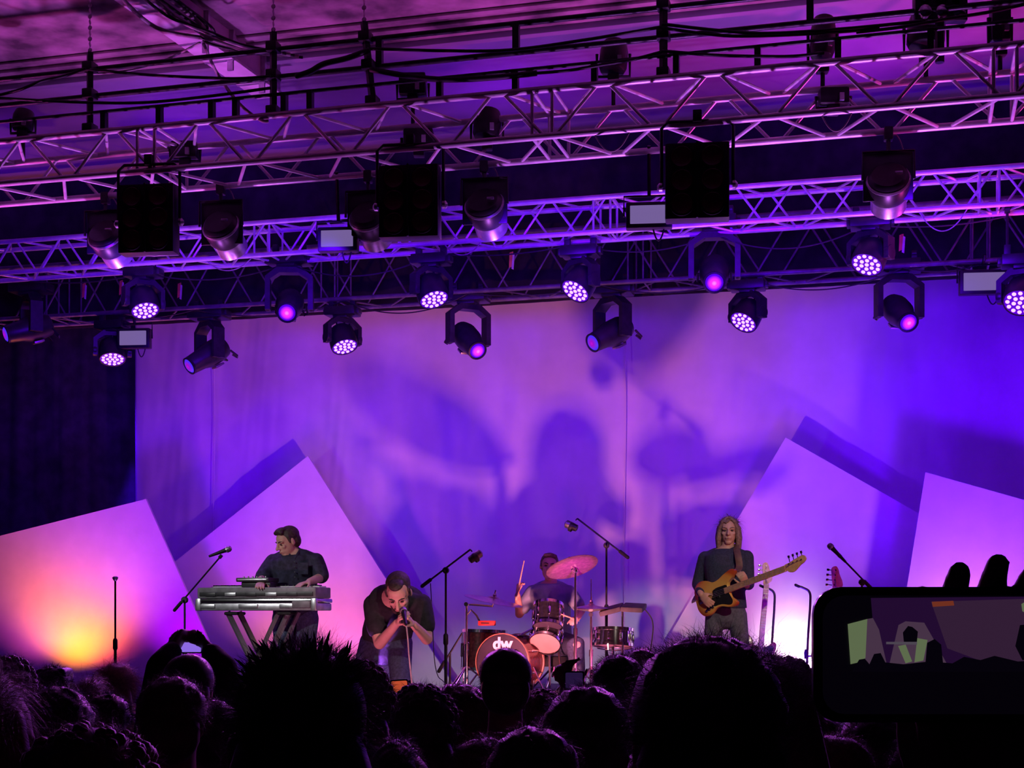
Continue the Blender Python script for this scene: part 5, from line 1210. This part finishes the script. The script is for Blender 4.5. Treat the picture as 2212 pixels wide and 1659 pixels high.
def crowd(u, vtop, t, wpx, style, hair_m, label, turn=0.0, arms=None, cloth=None, tilt=0.0, asp=1.0):
    rg = random.Random(int(u*7+vtop))
    if not arms:                                   # nobody stands inside a neighbour: step forward or back until there is room
        best = None
        for k in (1, 1.04, 0.96, 1.08, 0.92, 1.13, 0.88, 1.18, 1.24, 0.84, 1.3, 1.36):
            q = dep(u, vtop, t*k); g = min([math.hypot(q.x-o[0], q.y-o[1]) for o in TAKEN]+[9])
            if best is None or g > best[0]+1e-6: best = (g, k)
            if g > 0.46: break
        t *= best[1] if g <= 0.46 else k
    top = dep(u, vtop, t); TAKEN.append((top.x, top.y)); hw = wpx*t/F
    s = max(0.86, min(1.18, hw/0.178)) if style != 'long' else 1.0
    hc = top-UP*(0.128*s); sx = hw/(0.178*s)
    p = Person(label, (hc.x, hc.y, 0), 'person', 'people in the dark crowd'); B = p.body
    face = CF*math.cos(turn)+CR*math.sin(turn)-UP*tilt; Mh = frame(face); n2 = 1.0
    head_prims(B, hc, Mh, s*0.97)
    nb = hc-UP*0.20*s-CF*0.02
    B.tube([hc-UP*0.05*s, hc-UP*0.13*s-CF*0.01, nb-UP*0.03], [0.056*s, 0.060*s, 0.078*s], 12, rnd=True)
    R = CR*math.cos(turn*0.4)-CF*math.sin(turn*0.4); sz = hc.z-0.27*s
    def Q(x, y, z): return V((hc.x, hc.y, 0))+R*x+CF*(y-0.02)+UP*z
    hipz = sz*0.62
    tor = [(Q(0, 0, hipz-0.06), 0.15, 0.10, R), (Q(0, 0, hipz+0.08), 0.16, 0.11, R), (Q(0, 0, (hipz+sz)/2), 0.15, 0.11, R), (Q(0, 0, sz-0.10), 0.18, 0.12, R), (Q(0, 0, sz-0.03), 0.175, 0.10, R), (Q(0, 0, sz+0.03), 0.10, 0.075, R)]
    torso_rings(B, tor)
    sh = [Q(q*0.185, 0, sz-0.03) for q in (-1, 1)]; traps(B, Q(0, 0, sz+0.035), sh[0], sh[1], 0.052)
    A = []
    for i, q in enumerate((-1, 1)):
        if arms and arms[i]: e, w_ = [V(k) for k in arms[i][:2]]
        else: e, w_ = Q(q*0.22, -0.02, sz-0.32), Q(q*0.18, 0.16, sz-0.46)
        A.append((sh[i], e, w_)); limb(B, sh[i], e, 0.052, 0.042); limb(B, e, w_, 0.041, 0.027)
        d = (w_-e).normalized(); palm = arms[i][2] if arms and arms[i] and len(arms[i]) > 2 else CF
        hand_prims(B, w_, d, palm, R*(-q), 0.75 if arms and arms[i] else 0.4, 0.95)
    legs = [(Q(q*0.09, 0, hipz), Q(q*0.095, 0.02, hipz*0.52), Q(q*0.1, -0.02, 0.09)) for q in (-1, 1)]
    for a, b, c in legs: limb(B, a, b, 0.085, 0.056); limb(B, b, c, 0.055, 0.038)
    near = t < 2.3
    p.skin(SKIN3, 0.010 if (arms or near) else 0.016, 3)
    cm = cloth or CL[int(rg.random()*4)]
    m = MB(); torso_rings(m, tor, 0.02); traps(m, Q(0, 0, sz+0.03), sh[0], sh[1], 0.066)
    for a, e, w_ in A: m.tube([a, a.lerp(e, 0.5), e], [0.064, 0.064, 0.056], 12, rnd=True); m.tube([e, e.lerp(w_, 0.8)], [0.055, 0.042], 12, rnd=True)
    p.cloth('jacket' if rg.random() < 0.5 else 'top', m, cm, 0.016)
    m = MB(); m.tube([Q(0, 0, hipz+0.04), Q(0, 0, hipz-0.06)], [(0.17, 0.125), (0.175, 0.13)], 14, up=CF, rnd=True)
    for a, b, c in legs: m.tube([a, b, c], [0.108, 0.078, 0.066], 12, rnd=True)
    p.cloth('trousers', m, CL[1], 0.02)
    for a, b, c in legs: shoe(p, 'shoe', c, CF, FEET)
    # hair
    h = MB(); P = lambda x, y, z: hc+Mh @ (V((x, y, z))*s)
    rx = 0.089*sx; rad = [rx*s, 0.102*s, 0.096*s]; hcen = P(0, 0.022, 0.034)
    px = t/F                                   # one pixel at this distance
    wid = max(0.0004, px*0.5)
    nst = int(1200+4200/max(1.0, t-0.6))
    if style in ('short', 'crop', 'flat'):
        h.ell(P(0, 0.028, 0.040), [rad[0]*0.97, 0.096*s, 0.086*s], Mh, 48, 30); h.ell(P(0, 0.062, -0.01), [rad[0]*0.90, 0.058*s, 0.085*s], Mh, 20, 12)
        if style == 'flat': h.box(P(0, 0.0, 0.085), (rad[0]*1.7, 0.15*s, 0.06*s), Mh, 0.02)
        rough(h, hcen, 0.007*s if style != 'crop' else 0.0025)
        hair_strands(h, hcen, Mh, [k*0.97 for k in rad], nst, 0.034*s if style != 'crop' else 0.014, wid, rg, -0.5, 0.38, 0, 0.5)
    elif style == 'curly':
        h.ell(P(0, 0.028, 0.034), [rad[0]*0.96, 0.110*s, 0.094*s], Mh, 24, 16); h.ell(P(0, 0.06, -0.06), [rad[0]*0.95, 0.07*s, 0.10*s], Mh, 20, 12)
        for _ in range(240):
            d = V((rg.gauss(0, 1), rg.gauss(0, 1), rg.gauss(0.2, 1))).normalized()
            if d.y < -0.55 and d.z < 0.45: continue
            h.ell(hcen+Mh @ V((d.x*rad[0]*0.97, d.y*rad[1], d.z*rad[2]*0.97)), [0.012*s*rg.uniform(0.6, 1.3)]*3, Mh, 7, 4)
        hair_strands(h, hcen, Mh, rad, int(nst*1.3), 0.034*s, wid, rg, -0.8, 0.4, 0, 0.5, 4)
    elif style == 'spiky':
        h.ell(P(0, 0.028, 0.034), [rad[0]*0.95, 0.104*s, 0.090*s], Mh, 24, 16); h.ell(P(0, 0.055, -0.07), [rad[0]*1.10, 0.080*s, 0.13*s], Mh, 20, 12)
        for _ in range(230):
            d = V((rg.gauss(0, 1), rg.gauss(0, 1), abs(rg.gauss(0.3, 0.9)))).normalized()
            if d.z < 0.42: continue
            b0 = V((d.x*rad[0], d.y*rad[1], d.z*rad[2]))*0.93; g = (d+V((d.x*0.4, 0, 0.55))+V((rg.gauss(0, .3), rg.gauss(0, .3), rg.gauss(0, .2)))).normalized()
            L = rg.uniform(0.008, 0.034)*s; k2 = b0+g*L*0.6; g2 = (g+V((rg.gauss(0, .35), rg.gauss(0, .3), 0))).normalized()
            h.tube([hcen+Mh @ b0, hcen+Mh @ k2, hcen+Mh @ (k2+g2*L*0.5)], [0.0042*s, 0.0024*s, 0.0004], 5)
        hair_strands(h, hcen, Mh, rad, int(nst*1.8), 0.036*s, wid, rg, -0.7, 0.5, 0, 0.1, 4)
    elif style == 'long':
        h.ell(P(0, 0.028, 0.036), [rad[0], 0.104*s, 0.092*s], Mh, 24, 16)
        for q in (-1, -0.5, 0, 0.5, 1):
            h.tube([P(q*0.055*sx, 0.075-abs(q)*0.03, 0.04), P(q*0.08*sx, 0.095-abs(q)*0.05, -0.08), P(q*0.095*sx, 0.10-abs(q)*0.05, -0.20), P(q*0.09*sx, 0.10-abs(q)*0.04, -0.32)], [0.04*s, 0.045*s, 0.045*s, 0.02*s], 10, rnd=True)
        hair_strands(h, hcen, Mh, rad, nst, 0.14*s, wid, rg, -0.3, 0.15, 0, 1.8, 5)
    part('hair', h, hair_m, p.t, True, True)
    return p, hc, Mh, s

crowd(1522, 1372, 1.88, 340, 'short', HB, 'person with the big round dark head right of the middle, closest of the right-hand crowd')
crowd(662, 1392, 2.12, 285, 'spiky', HB, 'person with big spiky dark hair standing before the singer')
crowd(775, 1432, 3.3, 150, 'curly', HBR, 'person with curly brown hair peeping out right of the spiky hair')
crowd(1092, 1398, 4.5, 117, 'crop', HB, 'person with a narrow cropped head before the bass drum', cloth=CL[0])
crowd(912, 1482, 3.7, 150, 'curly', HB, 'person with shaggy dark hair just right of the small orange phone')
crowd(992, 1476, 3.9, 150, 'short', HBR, 'person with dark hair between the shaggy head and the narrow cropped head')
crowd(1152, 1567, 2.75, 205, 'short', HB, 'person low at the bottom edge left of the big round head', cloth=CL[0])
crowd(1265, 1480, 3.2, 195, 'short', HB, 'person with a broad dark head just left of the big round head')
crowd(1335, 1413, 4.7, 122, 'short', HB, 'person with a dark head beneath the electronic drum pad')
crowd(1385, 1400, 6.0, 92, 'short', HBR, 'farther person whose crown shows right of the drum pad legs')
crowd(1632, 1412, 2.5, 215, 'long', HBR, 'person with long brown hair half hidden behind the big round head')
crowd(1690, 1425, 3.0, 150, 'curly', HBR, 'person with brown hair before the bright white glow, left of the raised phone')
crowd(1803, 1586, 2.3, 165, 'short', HRED, 'person low at the bottom edge below the corner of the raised phone')
crowd(858, 1593, 2.9, 120, 'short', HB, 'person low at the bottom edge right of the spiky hair')
crowd(205, 1568, 2.2, 300, 'curly', HRED, 'person with a broad bushy auburn head at the bottom left')
crowd(128, 1480, 4.0, 160, 'short', HB, 'person with a rounded dark head above the bushy auburn head')
crowd(22, 1420, 4.6, 112, 'curly', HBR, 'person with wavy hair at the left edge before the magenta light')
crowd(118, 1437, 6.0, 78, 'flat', HB, 'person with a flat-topped haircut before the orange glow')
crowd(196, 1472, 6.4, 62, 'long', HRED, 'small far person with hair lit violet right of the orange glow')
crowd(258, 1438, 5.6, 74, 'long', HBL, 'person with a blond ponytail lit pale at left', turn=0.5)
crowd(236, 1497, 4.8, 100, 'short', HB, 'person with a low dark head below the blond ponytail')
crowd(411, 1411, 4.9, 112, 'crop', HB, 'person with a round cropped head below the raised arms')
crowd(376, 1460, 3.9, 152, 'short', HBR, 'person with a dark brown head left of the spiky hair, in the second row')
crowd(462, 1511, 4.3, 112, 'short', HB, 'person tucked against the left side of the spiky hair')
crowd(-8, 1462, 2.4, 115, 'long', HRED, 'person cut by the left edge of the picture, long auburn hair')
crowd(2030, 1556, 1.9, 240, 'short', HB, 'person in the dark bottom right corner under the raised phone')
crowd(2190, 1600, 2.2, 200, 'short', HB, 'person at the very bottom right, mostly in the dark')
crowd(1430, 1600, 2.6, 190, 'short', HB, 'person hidden low behind the big round head', cloth=CL[0])
crowd(560, 1560, 3.4, 150, 'short', HB, 'person hidden low behind the spiky hair at its left')
crowd(1045, 1590, 3.1, 150, 'short', HBR, 'person at the bottom edge under the narrow cropped head', cloth=CL[0])

crowd(1172, 1492, 4.3, 92, 'curly', HBR, 'person with small curly head right of the narrow cropped head')
crowd(1760, 1545, 3.1, 150, 'short', HB, 'person low between the big round head and the raised phone', cloth=CL[0])
crowd(1880, 1540, 2.7, 170, 'short', HB, 'person in the dark directly under the left end of the raised phone', cloth=CL[0])
# ------------------------------------------------------------------ phones held up
PHB = mat('phone_black', (0.012, 0.012, 0.014), 0.25); 
def phone(label, c, right, up, w, h, screen_m, corner=0.012, th=0.009, content=None):
    "screen faces away from right x up x ... towards the camera side"
    c = V(c); x = V(right).normalized(); y = V(up); y = (y-x*y.dot(x)).normalized(); z = x.cross(y)
    t = thing('phone', label, 'phone', c); t.rotation_euler = Matrix((x, y, z)).transposed().to_euler()
    def rr(w, h, r, z):
        P = []
        for cx, cy, a0 in ((w/2-r, h/2-r, 0), (-w/2+r, h/2-r, PI/2), (-w/2+r, -h/2+r, PI), (w/2-r, -h/2+r, 1.5*PI)):
            for k in range(6): P.append(V((cx+r*math.cos(a0+k*PI/10), cy+r*math.sin(a0+k*PI/10), z)))
        return P
    m = MB(); m.rings([rr(w-0.004, h-0.004, corner, -th/2), rr(w, h, corner, -th/2+0.002), rr(w, h, corner, th/2-0.002), rr(w-0.004, h-0.004, corner, th/2)]); part('shell', m, PHB, t)
    m = MB(); m.prism(rr(w-0.010, h-0.010, corner*0.8, th/2), (0, 0, 0.0006)); sc_ = part('screen', m, screen_m, t, smooth=False)
    m = MB(); m.box((w*0.38, h*0.30, -th/2-0.001), (h*0.3, h*0.3, 0.003), ch=0.001); part('camera_bump', m, PHB, t)
    return t, sc_, x, y, z
# the big phone at the right
tp = 0.86
cph = (dep(1755, 1268, tp)+dep(2345, 1560, tp))/2; wph, hph = 590*tp/F, 292*tp/F
t_, sc_, px_, py_, pz_ = phone('large dark phone raised at the right edge, filming the stage', cph, CR, UP, wph, hph, emit('screen_dark', (0.002, 0.001, 0.004), 0.5), 0.016)
def blob_on(poly, m_, name, lift):
    m = MB(); P = []
    for u, v in poly:
        q = dep(u, v, tp)-cph; P.append(V((q.dot(px_), q.dot(py_), 0.0056+lift)))
    m.prism(P, (0, 0, 0.00012)); return part(name, m, m_, sc_, smooth=False)
E_ = lambda n, c: emit('screen_'+n, c, 0.7)
g_, dk, lil, pur, prl, org_ = E_('green', (0.15, 0.20, 0.10)), E_('black', (0.002, 0.001, 0.004)), E_('lilac', (0.085, 0.045, 0.085)), E_('purple', (0.022, 0.005, 0.040)), E_('mauve', (0.045, 0.018, 0.050)), E_('orange', (0.22, 0.04, 0.02))
blob_on([(1876, 1292), (2330, 1288), (2330, 1436), (1905, 1436), (1880, 1340)], pur, 'pictured_cloth', 0.0001)
blob_on([(2005, 1300), (2330, 1290), (2330, 1425), (2120, 1430), (2040, 1400)], prl, 'pictured_light_cloth', 0.0003)
blob_on([(1935, 1350), (1950, 1342), (1990, 1345), (2010, 1380), (2040, 1436), (1915, 1436)], lil, 'pictured_flat', 0.0005)
blob_on([(1826, 1348), (1868, 1337), (1872, 1425), (1832, 1434)], g_, 'pictured_green_flat', 0.0005)
blob_on([(1868, 1337), (1880, 1335), (1893, 1360), (1910, 1436), (1850, 1436), (1864, 1420)], lil, 'pictured_flat', 0.0006)
blob_on([(1934, 1395), (1950, 1392), (1964, 1428), (1950, 1432)], g_, 'pictured_light', 0.0007)
blob_on([(1975, 1378), (1997, 1382), (1988, 1426), (1969, 1430)], g_, 'pictured_light', 0.0007)
blob_on([(1944, 1366), (1955, 1352), (1964, 1354), (1976, 1364), (1974, 1386), (1946, 1386)], dk, 'pictured_player', 0.0009)
blob_on([(1908, 1386), (1974, 1386), (1974, 1392), (1908, 1391)], E_('grey', (0.10, 0.08, 0.11)), 'pictured_keyboard', 0.0011)
blob_on([(1996, 1388), (2012, 1380), (2026, 1392), (2030, 1432), (1992, 1434)], dk, 'pictured_singer', 0.0009)
blob_on([(2006, 1300), (2052, 1298), (2054, 1308), (2008, 1311)], org_, 'pictured_lamp', 0.0009)
blob_on([(2198, 1305), (2210, 1298), (2224, 1304), (2226, 1320), (2212, 1328), (2200, 1320)], g_, 'pictured_lamp', 0.0009)
blob_on([(2195, 1350), (2330, 1340), (2330, 1430), (2200, 1425), (2185, 1395)], dk, 'pictured_player', 0.0009)
blob_on([(1840, 1440), (1850, 1424), (1862, 1422), (1872, 1434), (1882, 1412), (1896, 1410), (1906, 1430), (1945, 1434), (2000, 1428), (2050, 1432), (2075, 1418), (2110, 1425), (2140, 1416), (2190, 1428), (2330, 1420), (2330, 1450), (1835, 1450)], dk, 'pictured_crowd', 0.0012)
# its holder: a shorter person close before the camera, head below the picture
hp, hcH, MhH, sH = crowd(2120, 2500, 0.66, 860, 'short', HB, 'person whose raised arms hold the big phone at the right edge',
      arms=[(dep(2040, 2250, 0.74), dep(2080, 1890, 0.93), -CF), (dep(2500, 2250, 0.72), dep(2330, 1960, 0.93), -CF)])
Hh = MB(); hand_prims(Hh, dep(2066, 1774, 0.905), UP+CR*0.02, -CF, CR, 0.36, 1.0, 0.03)
Hh.tube([dep(2080, 1890, 0.93), dep(2066, 1774, 0.905)], [0.03, 0.024], 12, rnd=True)
hand_prims(Hh, dep(2240, 1830, 0.91), UP*1.0-CR*0.10, -CF, -CR, 0.40, 0.98, 0.04); Hh.tube([dep(2330, 1960, 0.93), dep(2240, 1830, 0.91)], [0.03, 0.028], 12, rnd=True)
link_world('hands', remesh(Hh, 0.003, 2), SKIN3, hp.t)

# the small orange screen in the middle
phone('small phone glowing orange in the crowd before the singer', dep(864, 1500, 5.2), CR*1+UP*0.06, UP, 0.066, 0.105, emit('screen_glow', (0.9, 0.13, 0.05), 0.55), 0.008)
ph2, *_ = crowd(905, 1545, 5.0, 110, 'short', HB, 'person raising the small orange phone, head hidden in the crowd', arms=[(dep(850, 1640, 5.2), dep(868, 1565, 5.3), -CF), None])
# dark phone with a hand, before the drums
phone('dark phone held up before the drum kit', dep(1240, 1470, 5.0), CR, UP+CR*0.1, 0.068, 0.064, emit('screen_dim', (0.02, 0.008, 0.05), 0.8), 0.006)
ph3, *_ = crowd(1210, 1530, 5.0, 105, 'short', HBR, 'person holding the dark phone before the drum kit', arms=[None, (dep(1240, 1600, 4.95), dep(1222, 1500, 5.02), CR)])
# raised arms with a phone at left
phone('phone with a pale violet screen between two raised arms at left', dep(413, 1398, 5.5), CR, UP, 0.085, 0.046, emit('screen_violet', (0.30, 0.16, 0.85), 0.9), 0.005)
crowd(425, 1440, 5.4, 95, 'short', HB, 'person holding a phone overhead with both arms bowed, at left', cloth=CL[0],
      arms=[(dep(348, 1440, 5.35), dep(376, 1400, 5.45), CR), (dep(482, 1445, 5.35), dep(450, 1402, 5.45), -CR)])

bpy.data.scenes.remove(TS)
